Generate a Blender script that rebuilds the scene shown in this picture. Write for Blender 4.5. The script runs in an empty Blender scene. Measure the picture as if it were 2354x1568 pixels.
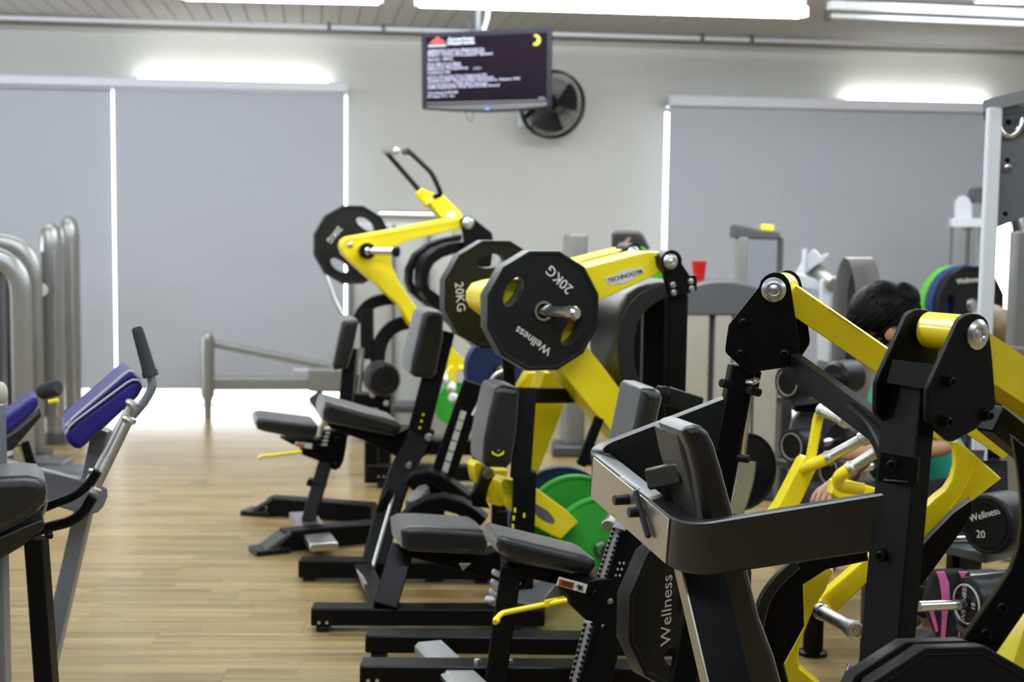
import bpy, bmesh, math, random
from mathutils import Vector, Matrix
random.seed(7)
V = Vector
sc = bpy.context.scene
COL = sc.collection
PI = math.pi
# ------------------------------------------------------------------ camera
FPX, CX, CY, EYE = 3300.0, 1177.0, 784.0, 1.5
PITCH, ROLL = math.atan((784 - 470) / FPX), 0.013
CAM = (Matrix.Translation((0, 0, EYE)) @ Matrix.Rotation(PI / 2 - PITCH, 4, 'X') @ Matrix.Rotation(ROLL, 4, 'Z'))
cd = bpy.data.cameras.new('camera')
cam = bpy.data.objects.new('camera', cd)
COL.objects.link(cam)
cam.matrix_world = CAM
cd.sensor_width = 36.0
cd.lens = FPX / 2354 * 36
cd.clip_start, cd.clip_end = 0.05, 200
cd.dof.use_dof = True
cd.dof.focus_distance = 3.3
cd.dof.aperture_fstop = 3.6
sc.camera = cam
# ------------------------------------------------------------------ world, lights, exposure
sc.view_settings.view_transform = 'Standard'
sc.view_settings.look = 'None'
sc.view_settings.gamma = 1
sc.view_settings.use_curve_mapping = False
sc.view_settings.exposure = -0.10
sc.cycles.use_denoising = True
sc.cycles.max_bounces = 10
sc.cycles.diffuse_bounces = 5
sc.cycles.glossy_bounces = 5
sc.cycles.transparent_max_bounces = 16
sc.cycles.sample_clamp_indirect = 8
sc.cycles.caustics_reflective = False
sc.cycles.caustics_refractive = False
w = bpy.data.worlds.new('sky')
sc.world = w
w.use_nodes = True
bg = w.node_tree.nodes['Background']
bg.inputs[0].default_value = (0.93, 0.96, 1.0, 1)
bg.inputs[1].default_value = 9.0


def area(name, loc, rot, sx, sy, power, col=(0.83, 0.925, 1.0)):
    d = bpy.data.lights.new(name, 'AREA')
    d.shape = 'RECTANGLE'
    d.size, d.size_y, d.energy, d.color = sx, sy, power, col
    o = bpy.data.objects.new(name, d)
    COL.objects.link(o)
    o.location, o.rotation_euler = loc, rot
    return o


# the gym's ceiling lamps: rows of fluorescent strips along the room
for yy, pw in ((0.6, 44), (3.4, 82), (6.2, 66), (8.4, 30)):
    for xx in (-3.4, 0.0, 3.4):
        for tilt in (-.7, .7):
            area('ceiling_strip_light', (xx, yy, 2.66), (tilt, 0, 0), 2.4, 0.14, pw * .52)


# ------------------------------------------------------------------ pixels to rays
CAMQ = CAM.to_3x3()
ORG = V((0, 0, EYE))


def P(px, py, d):
    return CAM @ V(((px - CX) / FPX * d, -(py - CY) / FPX * d, -d))


def ray(px, py):
    return (CAMQ @ V(((px - CX) / FPX, -(py - CY) / FPX, -1))).normalized()


def hit(px, py, pl):
    o, n = pl
    r = ray(px, py)
    return ORG + r * ((o - ORG).dot(n) / r.dot(n))


def PL(px, py, d, n=(0, -1, 0)):
    return (P(px, py, d), V(n).normalized())


def onz(px, py, z=0.0):
    return hit(px, py, (V((0, 0, z)), V((0, 0, 1))))


Z = V((0, 0, 1))
# ------------------------------------------------------------------ materials
MATS = {}


def mat(name, col, rough=0.5, metal=0.0, ior=1.5, coat=0.0, var=0.06, scale=18, bump=0.0, bscale=220, emit=None, estr=0, trans=0, alpha=1, sheen=0.0):
    m = bpy.data.materials.new(name)
    m.use_nodes = True
    nt = m.node_tree
    b = nt.nodes['Principled BSDF']
    b.inputs['Roughness'].default_value = rough
    b.inputs['Metallic'].default_value = metal
    b.inputs['IOR'].default_value = ior
    b.inputs['Coat Weight'].default_value = coat
    b.inputs['Coat Roughness'].default_value = 0.12
    b.inputs['Transmission Weight'].default_value = trans
    b.inputs['Alpha'].default_value = alpha
    b.inputs['Sheen Weight'].default_value = sheen
    b.inputs['Sheen Roughness'].default_value = 0.3
    tc = nt.nodes.new('ShaderNodeTexCoord')
    nz = nt.nodes.new('ShaderNodeTexNoise')
    nz.inputs['Scale'].default_value = scale
    nz.inputs['Detail'].default_value = 4
    nt.links.new(tc.outputs['Object'], nz.inputs['Vector'])
    mx = nt.nodes.new('ShaderNodeMix')
    mx.data_type = 'RGBA'
    mx.inputs[6].default_value = tuple(c * (1 - var) for c in col) + (1,)
    mx.inputs[7].default_value = tuple(min(1, c * (1 + var)) for c in col) + (1,)
    nt.links.new(nz.outputs['Fac'], mx.inputs[0])
    nt.links.new(mx.outputs[2], b.inputs['Base Color'])
    if bump:
        n2 = nt.nodes.new('ShaderNodeTexNoise')
        n2.inputs['Scale'].default_value = bscale
        nt.links.new(tc.outputs['Object'], n2.inputs['Vector'])
        bp = nt.nodes.new('ShaderNodeBump')
        bp.inputs['Strength'].default_value = bump
        bp.inputs['Distance'].default_value = 0.002
        nt.links.new(n2.outputs['Fac'], bp.inputs['Height'])
        nt.links.new(bp.outputs[0], b.inputs['Normal'])
    if emit:
        b.inputs['Emission Color'].default_value = tuple(emit) + (1,)
        b.inputs['Emission Strength'].default_value = estr
    MATS[name] = m
    return m


YEL = mat('yellow_paint', (0.84, 0.68, 0.010), 0.32, ior=1.5, coat=0.25, var=0.03)
BLK = mat('black_powder_coat', (0.0035, 0.0035, 0.004), 0.36, ior=1.24, var=0.2, bump=0.15, bscale=500)
GLS = mat('glossy_black_steel', (0.004, 0.004, 0.0045), 0.36, ior=1.6, var=0.15)
VIN = mat('black_vinyl', (0.007, 0.007, 0.008), 0.36, ior=1.55, var=0.15, bump=0.3, bscale=380, sheen=0.6)
RUB = mat('black_rubber', (0.006, 0.006, 0.007), 0.40, ior=1.33, var=0.2, bump=0.25, bscale=300, sheen=0.3)
GRIP = mat('foam_grip', (0.016, 0.016, 0.018), 0.75, var=0.2, bump=0.3, bscale=260)
CHR = mat('chrome', (0.62, 0.62, 0.61), 0.18, metal=1, var=0.05)
KNL = mat('knurled_steel', (0.50, 0.50, 0.49), 0.34, metal=1, var=0.1, bump=0.5, bscale=420)
ALU = mat('brushed_aluminium', (0.60, 0.60, 0.60), 0.32, metal=1, var=0.04)
BGR = mat('blue_grey_lacquer', (0.15, 0.16, 0.185), 0.35, coat=0.3, var=0.05)
SIL = mat('silver_lacquer', (0.30, 0.30, 0.29), 0.33, metal=0.6, ior=1.5, coat=0.3, var=0.04)
GRY = mat('grey_lacquer', (0.105, 0.11, 0.12), 0.35, ior=1.5, coat=0.2, var=0.05)
DGY = mat('dark_grey_plastic', (0.06, 0.06, 0.065), 0.45, var=0.06)
BGE = mat('beige_grey_shroud', (0.42, 0.39, 0.33), 0.5, var=0.04)
WHT = mat('white_paint', (0.62, 0.64, 0.68), 0.4, var=0.03)
BLU = mat('blue_vinyl', (0.022, 0.016, 0.17), 0.42, ior=1.4, var=0.1, bump=0.3, bscale=380)
PIP = mat('grey_piping', (0.36, 0.35, 0.40), 0.45, var=0.05)
GRN = mat('green_bumper', (0.03, 0.36, 0.035), 0.45, var=0.08)
LIM = mat('lime_bumper', (0.10, 0.38, 0.03), 0.45, var=0.08)
LMB = mat('bright_lime_bumper', (0.10, 0.62, 0.02), 0.4, var=0.05)
BLP = mat('blue_bumper', (0.012, 0.035, 0.15), 0.45, var=0.08)
PRT = mat('light_grey_print', (0.68, 0.66, 0.60), 0.6, var=0.25, scale=300)
ORP = mat('orange_print', (0.45, 0.10, 0.03), 0.6, var=0.1)
STK = mat('white_sticker', (0.62, 0.62, 0.60), 0.5, var=0.04)
DRK = mat('black_print', (0.006, 0.006, 0.006), 0.6)
RED = mat('red_plastic', (0.55, 0.012, 0.015), 0.35, var=0.05)
SKN = mat('skin', (0.42, 0.22, 0.13), 0.5, var=0.06)
HAR = mat('black_hair', (0.003, 0.0025, 0.0025), 0.5, ior=1.2, var=0.5, scale=60, bump=0.6, bscale=120)
RFL = mat('floor_reflection_beige', (0.42, 0.39, 0.33), 0.3, metal=0.85, var=0.04)  # beige floor reflection put into the colour of the black ring's faces
HAB = mat('brown_hair', (0.16, 0.10, 0.045), 0.5, var=0.5, scale=60, bump=0.6, bscale=120)
TEA = mat('teal_cloth', (0.02, 0.34, 0.24), 0.8, var=0.08, bump=0.3, bscale=60)
CLO = mat('black_cloth', (0.01, 0.01, 0.012), 0.85, var=0.2)
PNK = mat('pink_webbing', (0.62, 0.13, 0.36), 0.7, var=0.06)
ACR = mat('clear_shield', (0.85, 0.87, 0.9), 0.05, ior=1.2, trans=1.0, var=0.0)
YST = mat('yellow_mark', (0.75, 0.65, 0.03), 0.5)

# ------------------------------------------------------------------ objects
LOC = {}


def link(o):
    COL.objects.link(o)
    return o


def thing(name, label, cat, loc, group=None):
    o = bpy.data.objects.new(name, None)
    o.empty_display_size = 0.1
    link(o)
    o.location = loc
    o['label'] = label
    o['category'] = cat
    if group:
        o['group'] = group
    LOC[o.name] = V(loc)
    return o


def rootloc(o):
    while o.parent:
        o = o.parent
    return LOC.get(o.name, V((0, 0, 0)))


def put(name, bm, m, parent=None, label=None, ang=38, kind=None):
    """mesh object from world-space geometry, as a child of `parent`"""
    off = rootloc(parent) if parent else V((0, 0, 0))
    if isinstance(bm, bpy.types.Mesh):
        me = bm
        me.transform(Matrix.Translation(-off))
    else:
        bmesh.ops.recalc_face_normals(bm, faces=bm.faces)
        bmesh.ops.translate(bm, verts=bm.verts, vec=-off)
        me = bpy.data.meshes.new(name)
        bm.to_mesh(me)
        bm.free()
    me.name = name
    me.materials.clear()
    me.materials.append(m)
    me.polygons.foreach_set('use_smooth', [True] * len(me.polygons))
    me.set_sharp_from_angle(angle=math.radians(ang))
    o = bpy.data.objects.new(name, me)
    link(o)
    if len(me.polygons) > 6:
        wn = o.modifiers.new('weighted_normal', 'WEIGHTED_NORMAL')
        wn.keep_sharp = True
    if parent:
        o.parent = parent
    if label:
        o['label'] = label
    if kind:
        o['kind'] = kind
    return o


def tag(o, label, cat, group=None):
    o['label'] = label
    o['category'] = cat
    if group:
        o['group'] = group
    return o


def dup(root, loc, rot=None, label=None, group=None):
    r = root.copy()
    COL.objects.link(r)
    r.location = loc
    if rot is not None:
        r.rotation_euler = rot
    if label:
        r['label'] = label
    if group:
        r['group'] = group
    for ch in list(root.children):
        c = ch.copy()
        COL.objects.link(c)
        c.parent = r
        for g in ch.children:
            e = g.copy()
            COL.objects.link(e)
            e.parent = c
    return r


# ------------------------------------------------------------------ geometry
def NB():
    return bmesh.new()


def box_axes(bm, c, ax, ay, az, hx, hy, hz, bev=0.0, seg=1):
    vs = []
    for sx in (-1, 1):
        for sy in (-1, 1):
            for sz in (-1, 1):
                vs.append(bm.verts.new(c + ax * (hx * sx) + ay * (hy * sy) + az * (hz * sz)))
    idx = [(0, 1, 3, 2), (4, 6, 7, 5), (0, 4, 5, 1), (2, 3, 7, 6), (0, 2, 6, 4), (1, 5, 7, 3)]
    fs = [bm.faces.new([vs[i] for i in f]) for f in idx]
    if bev > 0:
        es = list({e for f in fs for e in f.edges})
        bmesh.ops.bevel(bm, geom=es, offset=bev, segments=seg, affect='EDGES', profile=0.5)
    return bm


def beam(bm, p0, p1, w, h, up=Z, bev=0.004, seg=1):
    a = (p1 - p0)
    L = a.length
    a.normalize()
    s = a.cross(V(up)).normalized()
    u = s.cross(a).normalized()
    return box_axes(bm, (p0 + p1) / 2, a, s, u, L / 2, w / 2, h / 2, bev, seg)


def beam_s(bm, p0, p1, s, w, h, bev=0.004, seg=1):
    """beam whose side of width w looks along s"""
    a = (p1 - p0)
    L = a.length
    a.normalize()
    u = V(s).cross(a).normalized()
    s = a.cross(u).normalized()
    return box_axes(bm, (p0 + p1) / 2, a, u, s, L / 2, w / 2, h / 2, bev, seg)


def box(bm, c, dx, dy, dz, bev=0.0, seg=1, yaw=0.0):
    ax = V((math.cos(yaw), math.sin(yaw), 0))
    ay = V((-math.sin(yaw), math.cos(yaw), 0))
    return box_axes(bm, V(c), ax, ay, Z, dx / 2, dy / 2, dz / 2, bev, seg)


def fillet(pts, r, n=5):
    out = [pts[0]]
    for i in range(1, len(pts) - 1):
        a, b, c = pts[i - 1], pts[i], pts[i + 1]
        d0, d1 = (a - b), (c - b)
        k = min(r, d0.length * .49, d1.length * .49)
        p, q = b + d0.normalized() * k, b + d1.normalized() * k
        for j in range(n + 1):
            t = j / n
            out.append(p * (1 - t) ** 2 + b * (2 * t * (1 - t)) + q * t * t)
    out.append(pts[-1])
    return out


def sweep(bm, pts, prof, up=Z, closed=False, flip=False):
    """sweep a closed 2-D profile (side, up) along points"""
    n = len(pts)
    rings = []
    ref = V(up)
    for i in range(n):
        if closed:
            t = (pts[(i + 1) % n] - pts[i - 1]).normalized()
        elif i == 0:
            t = (pts[1] - pts[0]).normalized()
        elif i == n - 1:
            t = (pts[-1] - pts[-2]).normalized()
        else:
            t = ((pts[i + 1] - pts[i]).normalized() + (pts[i] - pts[i - 1]).normalized()).normalized()
        u = (ref - t * ref.dot(t))
        if u.length < 1e-5:
            u = t.orthogonal()
        u.normalize()
        s = t.cross(u).normalized()
        if up is None or flip:
            ref = u
        rings.append([bm.verts.new(pts[i] + s * a + u * b) for a, b in prof])
    m = len(prof)
    R = n if closed else n - 1
    for i in range(R):
        A, B = rings[i], rings[(i + 1) % n]
        for j in range(m):
            bm.faces.new((A[j], A[(j + 1) % m], B[(j + 1) % m], B[j]))
    if not closed:
        bm.faces.new(rings[0][::-1])
        bm.faces.new(rings[-1])
    return bm


def circ(r, n=12):
    return [(r * math.cos(2 * PI * k / n), r * math.sin(2 * PI * k / n)) for k in range(n)]


def rect(w, h, c=0.0):
    w, h = w / 2, h / 2
    if c <= 0:
        return [(-w, -h), (w, -h), (w, h), (-w, h)]
    return [(-w + c, -h), (w - c, -h), (w, -h + c), (w, h - c), (w - c, h), (-w + c, h), (-w, h - c), (-w, -h + c)]


def tube(bm, pts, r, seg=12, fr=0.0, n=5):
    if fr:
        pts = fillet(pts, fr, n)
    t = (pts[1] - pts[0]).normalized()
    up = t.orthogonal()
    return sweep(bm, pts, circ(r, seg), up=up, flip=True)


def lathe(bm, p0, axis, prof, seg=28):
    """profile of (distance along axis, radius); closed at both ends when radius is 0"""
    a = V(axis).normalized()
    s = a.orthogonal().normalized()
    u = a.cross(s)
    rings = []
    for (h, r) in prof:
        c = p0 + a * h
        if r < 1e-6:
            rings.append([bm.verts.new(c)])
        else:
            rings.append([bm.verts.new(c + (s * math.cos(2 * PI * k / seg) + u * math.sin(2 * PI * k / seg)) * r) for k in range(seg)])
    for A, B in zip(rings, rings[1:]):
        for k in range(seg):
            k2 = (k + 1) % seg
            if len(A) == 1 and len(B) == 1:
                continue
            if len(A) == 1:
                bm.faces.new((A[0], B[k], B[k2]))
            elif len(B) == 1:
                bm.faces.new((A[k], A[k2], B[0]))
            else:
                bm.faces.new((A[k], A[k2], B[k2], B[k]))
    return bm


def cyl(bm, p0, p1, r, r1=None, seg=24, bev=0.0):
    r1 = r if r1 is None else r1
    L = (p1 - p0).length
    b = min(bev, L * .3, r * .5, r1 * .5)
    pr = [(0, 0), (0, r - b)] + ([(b, r)] if b else []) + ([(L - b, r1)] if b else []) + [(L, r1 - b), (L, 0)]
    return lathe(bm, p0, p1 - p0, pr, seg)


def ell(bm, c, ax, ay, az, seg=20, rings=12):
    r = bmesh.ops.create_uvsphere(bm, u_segments=seg, v_segments=rings, radius=1)
    M = Matrix(((ax.x, ay.x, az.x, c.x), (ax.y, ay.y, az.y, c.y), (ax.z, ay.z, az.z, c.z), (0, 0, 0, 1)))
    bmesh.ops.transform(bm, matrix=M, verts=r['verts'])
    return bm


def frame(n):
    """in-plane axes (right, up) seen from the side the normal points to"""
    n = V(n).normalized()
    up = Z - n * n.dot(Z)
    if up.length < 1e-4:
        up = V((0, 1, 0))
    up.normalize()
    return up.cross(n), up, n


def plate2d(loops, O, ex, ey, thick, bev=0.0, bres=1):
    """solid plate; its front face lies in the plane (O, ex, ey), the body behind it"""
    cu = bpy.data.curves.new('tmp', 'CURVE')
    cu.dimensions = '2D'
    cu.fill_mode = 'BOTH'
    for lp in loops:
        sp = cu.splines.new('POLY')
        sp.points.add(len(lp) - 1)
        for q, (x, y) in zip(sp.points, lp):
            q.co = (x, y, 0, 1)
        sp.use_cyclic_u = True
    cu.extrude = max(thick / 2 - bev, 0.0001)
    cu.bevel_depth = bev
    cu.bevel_resolution = bres
    cu.offset = -bev
    ob = bpy.data.objects.new('tmp', cu)
    me = bpy.data.meshes.new_from_object(ob)
    bpy.data.objects.remove(ob)
    bpy.data.curves.remove(cu)
    n = ex.cross(ey)
    O2 = O - n * (thick / 2)
    me.transform(Matrix(((ex.x, ey.x, n.x, O2.x), (ex.y, ey.y, n.y, O2.y), (ex.z, ey.z, n.z, O2.z), (0, 0, 0, 1))))
    return me


def loops2d(pxl, pl, fr=0.0):
    ex, ey, n = frame(pl[1])
    out = []
    for lp in pxl:
        q = [hit(x, y, pl) - pl[0] for x, y in lp]
        q = [V((a.dot(ex), a.dot(ey), 0)) for a in q]
        if fr:
            m = len(q)
            r = []
            for i in range(m):
                r += fillet([q[i - 1], q[i], q[(i + 1) % m]], fr, 4)[1:-1]
            q = r
        out.append([(a.x, a.y) for a in q])
    return out, ex, ey


def plate(pts, pl, thick, bev=0.003, holes=(), fr=0.0, bres=1):
    lp, ex, ey = loops2d([pts] + list(holes), pl, fr)
    return plate2d(lp, pl[0], ex, ey, thick, bev, bres)


def text(body, O, ex, ey, size, ext=0.0006, align='CENTER', bold=0.0):
    cu = bpy.data.curves.new('tmp', 'FONT')
    cu.body = body
    cu.size = size
    cu.align_x = align
    cu.align_y = 'CENTER'
    cu.extrude = ext
    cu.offset = bold
    cu.resolution_u = 3
    ob = bpy.data.objects.new('tmp', cu)
    me = bpy.data.meshes.new_from_object(ob)
    bpy.data.objects.remove(ob)
    bpy.data.curves.remove(cu)
    n = ex.cross(ey)
    me.transform(Matrix(((ex.x, ey.x, n.x, O.x), (ex.y, ey.y, n.y, O.y), (ex.z, ey.z, n.z, O.z), (0, 0, 0, 1))))
    return me


def bolt(parent, c, n, r=0.011, h=0.012, m=None, name='bolt'):
    bm = NB()
    n = V(n).normalized()
    lathe(bm, c - n * 0.002, n, [(0, 0), (0, r * 1.35), (0.004, r * 1.35), (0.0045, r), (h, r), (h + .002, r * .82), (h + .002, r * .5), (h - .003, r * .45), (h - .003, 0)], 14)
    return put(name, bm, m or BLK, parent)


def cap(parent, c, n, r, m=None, name='pivot_cap'):
    bm = NB()
    n = V(n).normalized()
    lathe(bm, c - n * 0.003, n, [(0, 0), (0, r), (0.006, r), (0.011, r * .72), (0.011, r * .5), (0.007, r * .42), (0.009, r * .2), (0.009, 0)], 32)
    return put(name, bm, m or ALU, parent)


def weight_plate(label, c, n, R, m, rot=0.0, thick=0.045, sides=12, holes=2, prints=(), group=None, cat='weight plate', hub=True, name='weight_plate'):
    """c is the centre of the front face, n its normal"""
    n = V(n).normalized()
    t = thing(name, label, cat, c - n * thick / 2, group)
    ex, ey, n = frame(n)
    M = 48 if sides == 0 else sides
    outer = [(R * math.cos(2 * PI * (k + .5) / M), R * math.sin(2 * PI * (k + .5) / M)) for k in range(M)]
    lps = [outer]
    for h in range(holes):
        a = rot + 2 * PI * h / holes
        hl = []
        for k in range(14):
            b = 2 * PI * k / 14
            x, y = .61 * R + .125 * R * math.cos(b), .27 * R * math.sin(b) * (1 - .15 * math.cos(b))
            hl.append((x * math.cos(a) - y * math.sin(a), x * math.sin(a) + y * math.cos(a)))
        lps.append(hl)
    rb = [(.035 * math.cos(2 * PI * k / 20) * R / .225, .035 * math.sin(2 * PI * k / 20) * R / .225) for k in range(20)]
    body = put('disc', plate2d(lps + [rb], c - n * .006, ex, ey, thick - .006, .004), m, t)
    # raised rim following the outline
    inner = [(x * .93, y * .93) for x, y in outer]
    put('rim', plate2d([outer, inner], c, ex, ey, .012, .003), m, t)
    bm = NB()
    q = R / .225
    lathe(bm, c - n * thick, n, [(0, .027 * q), (0, .036 * q), (thick + .003, .036 * q), (thick + .003, .028 * q), (0, .027 * q)], 24)
    if hub:
        put('hub_ring', bm, CHR, t)
    else:
        put('hub_ring', bm, m, t)
    for (s, ang, rad, size, turn) in prints:
        # straight word placed tangentially at polar angle `ang`
        o = c + (ex * math.cos(ang) + ey * math.sin(ang)) * rad - n * .0055
        a2 = turn
        e1 = ex * math.cos(a2) + ey * math.sin(a2)
        e2 = ex * -math.sin(a2) + ey * math.cos(a2)
        put('lettering', text(s, o, e1, e2, size), PRT, t)
    return t
# ================================================================== the room
WY = math.radians(8)
WU = V((math.cos(WY), math.sin(WY), 0))
WN = V((math.sin(WY), -math.cos(WY), 0))
WO = V((0, 10.75, 0))
CEIL = 2.74


def wp(off):
    return (WO + WN * off, WN)


def wu(px, py, off=0.0):
    q = hit(px, py, wp(off))
    return (q - WO).dot(WU), q.z


def wall_pt(u, z, off=0.0):
    return WO + WU * u + WN * off + Z * z


def struct(name, bm, m, parent=None, ang=38):
    o = put(name, bm, m, parent, ang=ang)
    if not parent:
        o['kind'] = 'structure'
    return o


PLASTER = mat('wall_plaster', (0.53, 0.535, 0.505), 0.75, var=0.03, scale=3, bump=0.05, bscale=60)
CEILM = mat('ceiling_white', (0.43, 0.425, 0.415), 0.7, var=0.03)
BLIND = mat('blind_fabric', (0.41, 0.425, 0.47), 0.8, var=0.02, bump=0.06, bscale=500)
PELM = mat('pelmet_aluminium', (0.60, 0.60, 0.66), 0.4, var=0.02)
TUBE = mat('lit_tube', (0.9, 0.9, 0.9), 0.5, emit=(0.98, 1.0, 0.97), estr=38)
COVE = mat('lit_cove_tube', (0.9, 0.9, 0.9), 0.5, emit=(0.98, 1.0, 0.93), estr=13)


def glass_mat():
    m = bpy.data.materials.new('window_glass')
    m.use_nodes = True
    nt = m.node_tree
    nt.nodes.clear()
    o = nt.nodes.new('ShaderNodeOutputMaterial')
    t = nt.nodes.new('ShaderNodeBsdfTransparent')
    g = nt.nodes.new('ShaderNodeBsdfGlossy')
    g.inputs['Roughness'].default_value = 0.03
    mx = nt.nodes.new('ShaderNodeMixShader')
    fr = nt.nodes.new('ShaderNodeFresnel')
    fr.inputs[0].default_value = 1.45
    nt.links.new(fr.outputs[0], mx.inputs[0])
    nt.links.new(t.outputs[0], mx.inputs[1])
    nt.links.new(g.outputs[0], mx.inputs[2])
    nt.links.new(mx.outputs[0], o.inputs[0])
    return m


GLASS = glass_mat()


def wood_mat():
    m = bpy.data.materials.new('oak_strip_laminate')
    m.use_nodes = True
    nt = m.node_tree
    N, L = nt.nodes, nt.links
    b = N['Principled BSDF']
    tc = N.new('ShaderNodeTexCoord')
    oi = N.new('ShaderNodeObjectInfo')
    ad = N.new('ShaderNodeVectorMath')
    ad.operation = 'ADD'
    sc_ = N.new('ShaderNodeVectorMath')
    sc_.operation = 'SCALE'
    sc_.inputs[0].default_value = (31, 17, 0)
    L.new(oi.outputs['Random'], sc_.inputs['Scale'])
    L.new(tc.outputs['Object'], ad.inputs[0])
    L.new(sc_.outputs[0], ad.inputs[1])
    # printed strips: three per board, each its own tone
    br = N.new('ShaderNodeTexBrick')
    br.offset = 0.37
    br.inputs['Color1'].default_value = (0, 0, 0, 1)
    br.inputs['Color2'].default_value = (1, 1, 1, 1)
    br.inputs['Mortar'].default_value = (.35, .35, .35, 1)
    br.inputs['Scale'].default_value = 1
    br.inputs['Mortar Size'].default_value = 0.0012
    br.inputs['Brick Width'].default_value = 0.46
    br.inputs['Row Height'].default_value = 0.0634
    L.new(ad.outputs[0], br.inputs['Vector'])
    mp = N.new('ShaderNodeMapping')
    mp.inputs['Scale'].default_value = (1.3, 34, 1)
    L.new(ad.outputs[0], mp.inputs['Vector'])
    nz = N.new('ShaderNodeTexNoise')
    nz.inputs['Scale'].default_value = 1.0
    nz.inputs['Detail'].default_value = 5
    L.new(mp.outputs[0], nz.inputs['Vector'])
    r1 = N.new('ShaderNodeValToRGB')
    r1.color_ramp.elements[0].position = .0
    r1.color_ramp.elements[0].color = (0.150, 0.098, 0.036, 1)
    r1.color_ramp.elements[1].position = 1.
    r1.color_ramp.elements[1].color = (0.50, 0.362, 0.165, 1)
    ma = N.new('ShaderNodeMath')
    ma.operation = 'MULTIPLY_ADD'
    ma.inputs[1].default_value = .55
    L.new(br.outputs['Fac'], ma.inputs[0])
    sp = N.new('ShaderNodeSeparateColor')
    L.new(br.outputs['Color'], sp.inputs[0])
    mb = N.new('ShaderNodeMath')
    mb.operation = 'MULTIPLY'
    mb.inputs[1].default_value = .35
    L.new(sp.outputs[0], mb.inputs[0])
    mc = N.new('ShaderNodeMath')
    mc.operation = 'MULTIPLY_ADD'
    mc.inputs[1].default_value = 1.15
    L.new(nz.outputs['Fac'], mc.inputs[0])
    L.new(mb.outputs[0], mc.inputs[2])
    md = N.new('ShaderNodeMath')
    md.operation = 'SUBTRACT'
    md.inputs[1].default_value = .28
    L.new(mc.outputs[0], md.inputs[0])
    L.new(md.outputs[0], r1.inputs[0])
    L.new(r1.outputs[0], b.inputs['Base Color'])
    b.inputs['Roughness'].default_value = 0.3
    b.inputs['IOR'].default_value = 1.5
    bp = N.new('ShaderNodeBump')
    bp.inputs['Strength'].default_value = .08
    bp.inputs['Distance'].default_value = .002
    L.new(nz.outputs['Fac'], bp.inputs['Height'])
    L.new(bp.outputs[0], b.inputs['Normal'])
    return m


WOOD = wood_mat()
# ---- floor: slab and boards
bm = NB()
box(bm, (0.25, 3.7, -0.056), 13.5, 15.6, 0.1)
floor = struct('floor', bm, WOOD)
PW, PLN = 0.19, 1.285
bm = NB()
box(bm, (0, 0, -0.004), PLN - .0006, PW - .0008, 0.008, .0004)
bmesh.ops.recalc_face_normals(bm, faces=bm.faces)
pme = bpy.data.meshes.new('plank')
bm.to_mesh(pme)
bm.free()
pme.materials.append(WOOD)
FY = math.radians(2.0)
fx, fy = V((math.cos(FY), math.sin(FY), 0)), V((-math.sin(FY), math.cos(FY), 0))
np_ = 0
for r in range(40):
    y = 4.25 + r * PW
    if y > 10.45:
        break
    half = .36 * y + .35
    x0 = -half + ((r * 0.437) % 1.0) * PLN - PLN * .5
    k = 0
    while x0 + k * PLN < half + PLN * .2 and np_ < 300:
        o = bpy.data.objects.new('plank', pme)
        link(o)
        o.parent = floor
        c = fx * (x0 + k * PLN + PLN / 2) + fy * y
        o.location = c
        o.rotation_euler = (0, 0, FY)
        k += 1
        np_ += 1
# ---- back wall with two window openings
o1 = (wu(-420, 500)[0], wu(800, 500)[0], -0.02, wu(400, 193)[1])
o2 = (wu(1524, 500)[0], wu(2344, 600)[0], -0.02, wu(1900, 250)[1])
bm = NB()


def wallbox(bm, u0, u1, z0, z1, t=.2, off=0):
    return box_axes(bm, wall_pt((u0 + u1) / 2, (z0 + z1) / 2, off - t / 2), WU, WN, Z, (u1 - u0) / 2, t / 2, (z1 - z0) / 2)


UL, UR = -6.6, 7.0
wallbox(bm, UL, o1[0], -.1, CEIL + .1)
wallbox(bm, o1[1], o2[0], -.1, CEIL + .1)
wallbox(bm, o2[1], UR, -.1, CEIL + .1)
wallbox(bm, o1[0], o1[1], o1[3], CEIL + .1)
wallbox(bm, o2[0], o2[1], o2[3], CEIL + .1)
struct('wall_back', bm, PLASTER)
for nm, c, dx, dy in (('wall_right', (6.7, 3.9, 1.35), .2, 16.2), ('wall_front', (0.2, -4.1, 1.35), 13.2, .2)):
    bm = NB()
    box(bm, c, dx, dy, 2.9)
    struct(nm, bm, PLASTER if nm != 'wall_front' else mat('reflection_cutting_dark', (.03, .03, .033), .7))  # unseen wall behind the camera, darkened to cut reflections in black parts
# the unseen left wall has an added window, brightening left-facing surfaces
WL0, WL1, WLT = 7.0, 9.3, 1.9
bm = NB()
for y0, y1, z0, z1 in ((-4.2, WL0, 0, 2.8), (WL1, 11.4, 0, 2.8), (WL0, WL1, WLT, 2.8), (WL0, WL1, 0, .04)):
    box(bm, (-6.3, (y0 + y1) / 2, (z0 + z1) / 2), .2, y1 - y0, z1 - z0)
struct('wall_left', bm, PLASTER)
bm = NB()
for y in (WL0 + .03, WL0 + 1.15, WL1 - .03):
    box(bm, (-6.3, y, WLT / 2), .06, .06, WLT)
box(bm, (-6.3, (WL0 + WL1) / 2, WLT - .03), .06, WL1 - WL0, .06)
w3 = struct('window_3', bm, WHT)
for k in range(2):
    bm = NB()
    box(bm, (-6.32, WL0 + .59 + 1.12 * k, WLT / 2), .006, 1.06, WLT - .1)
    put('pane', bm, GLASS, w3)
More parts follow.
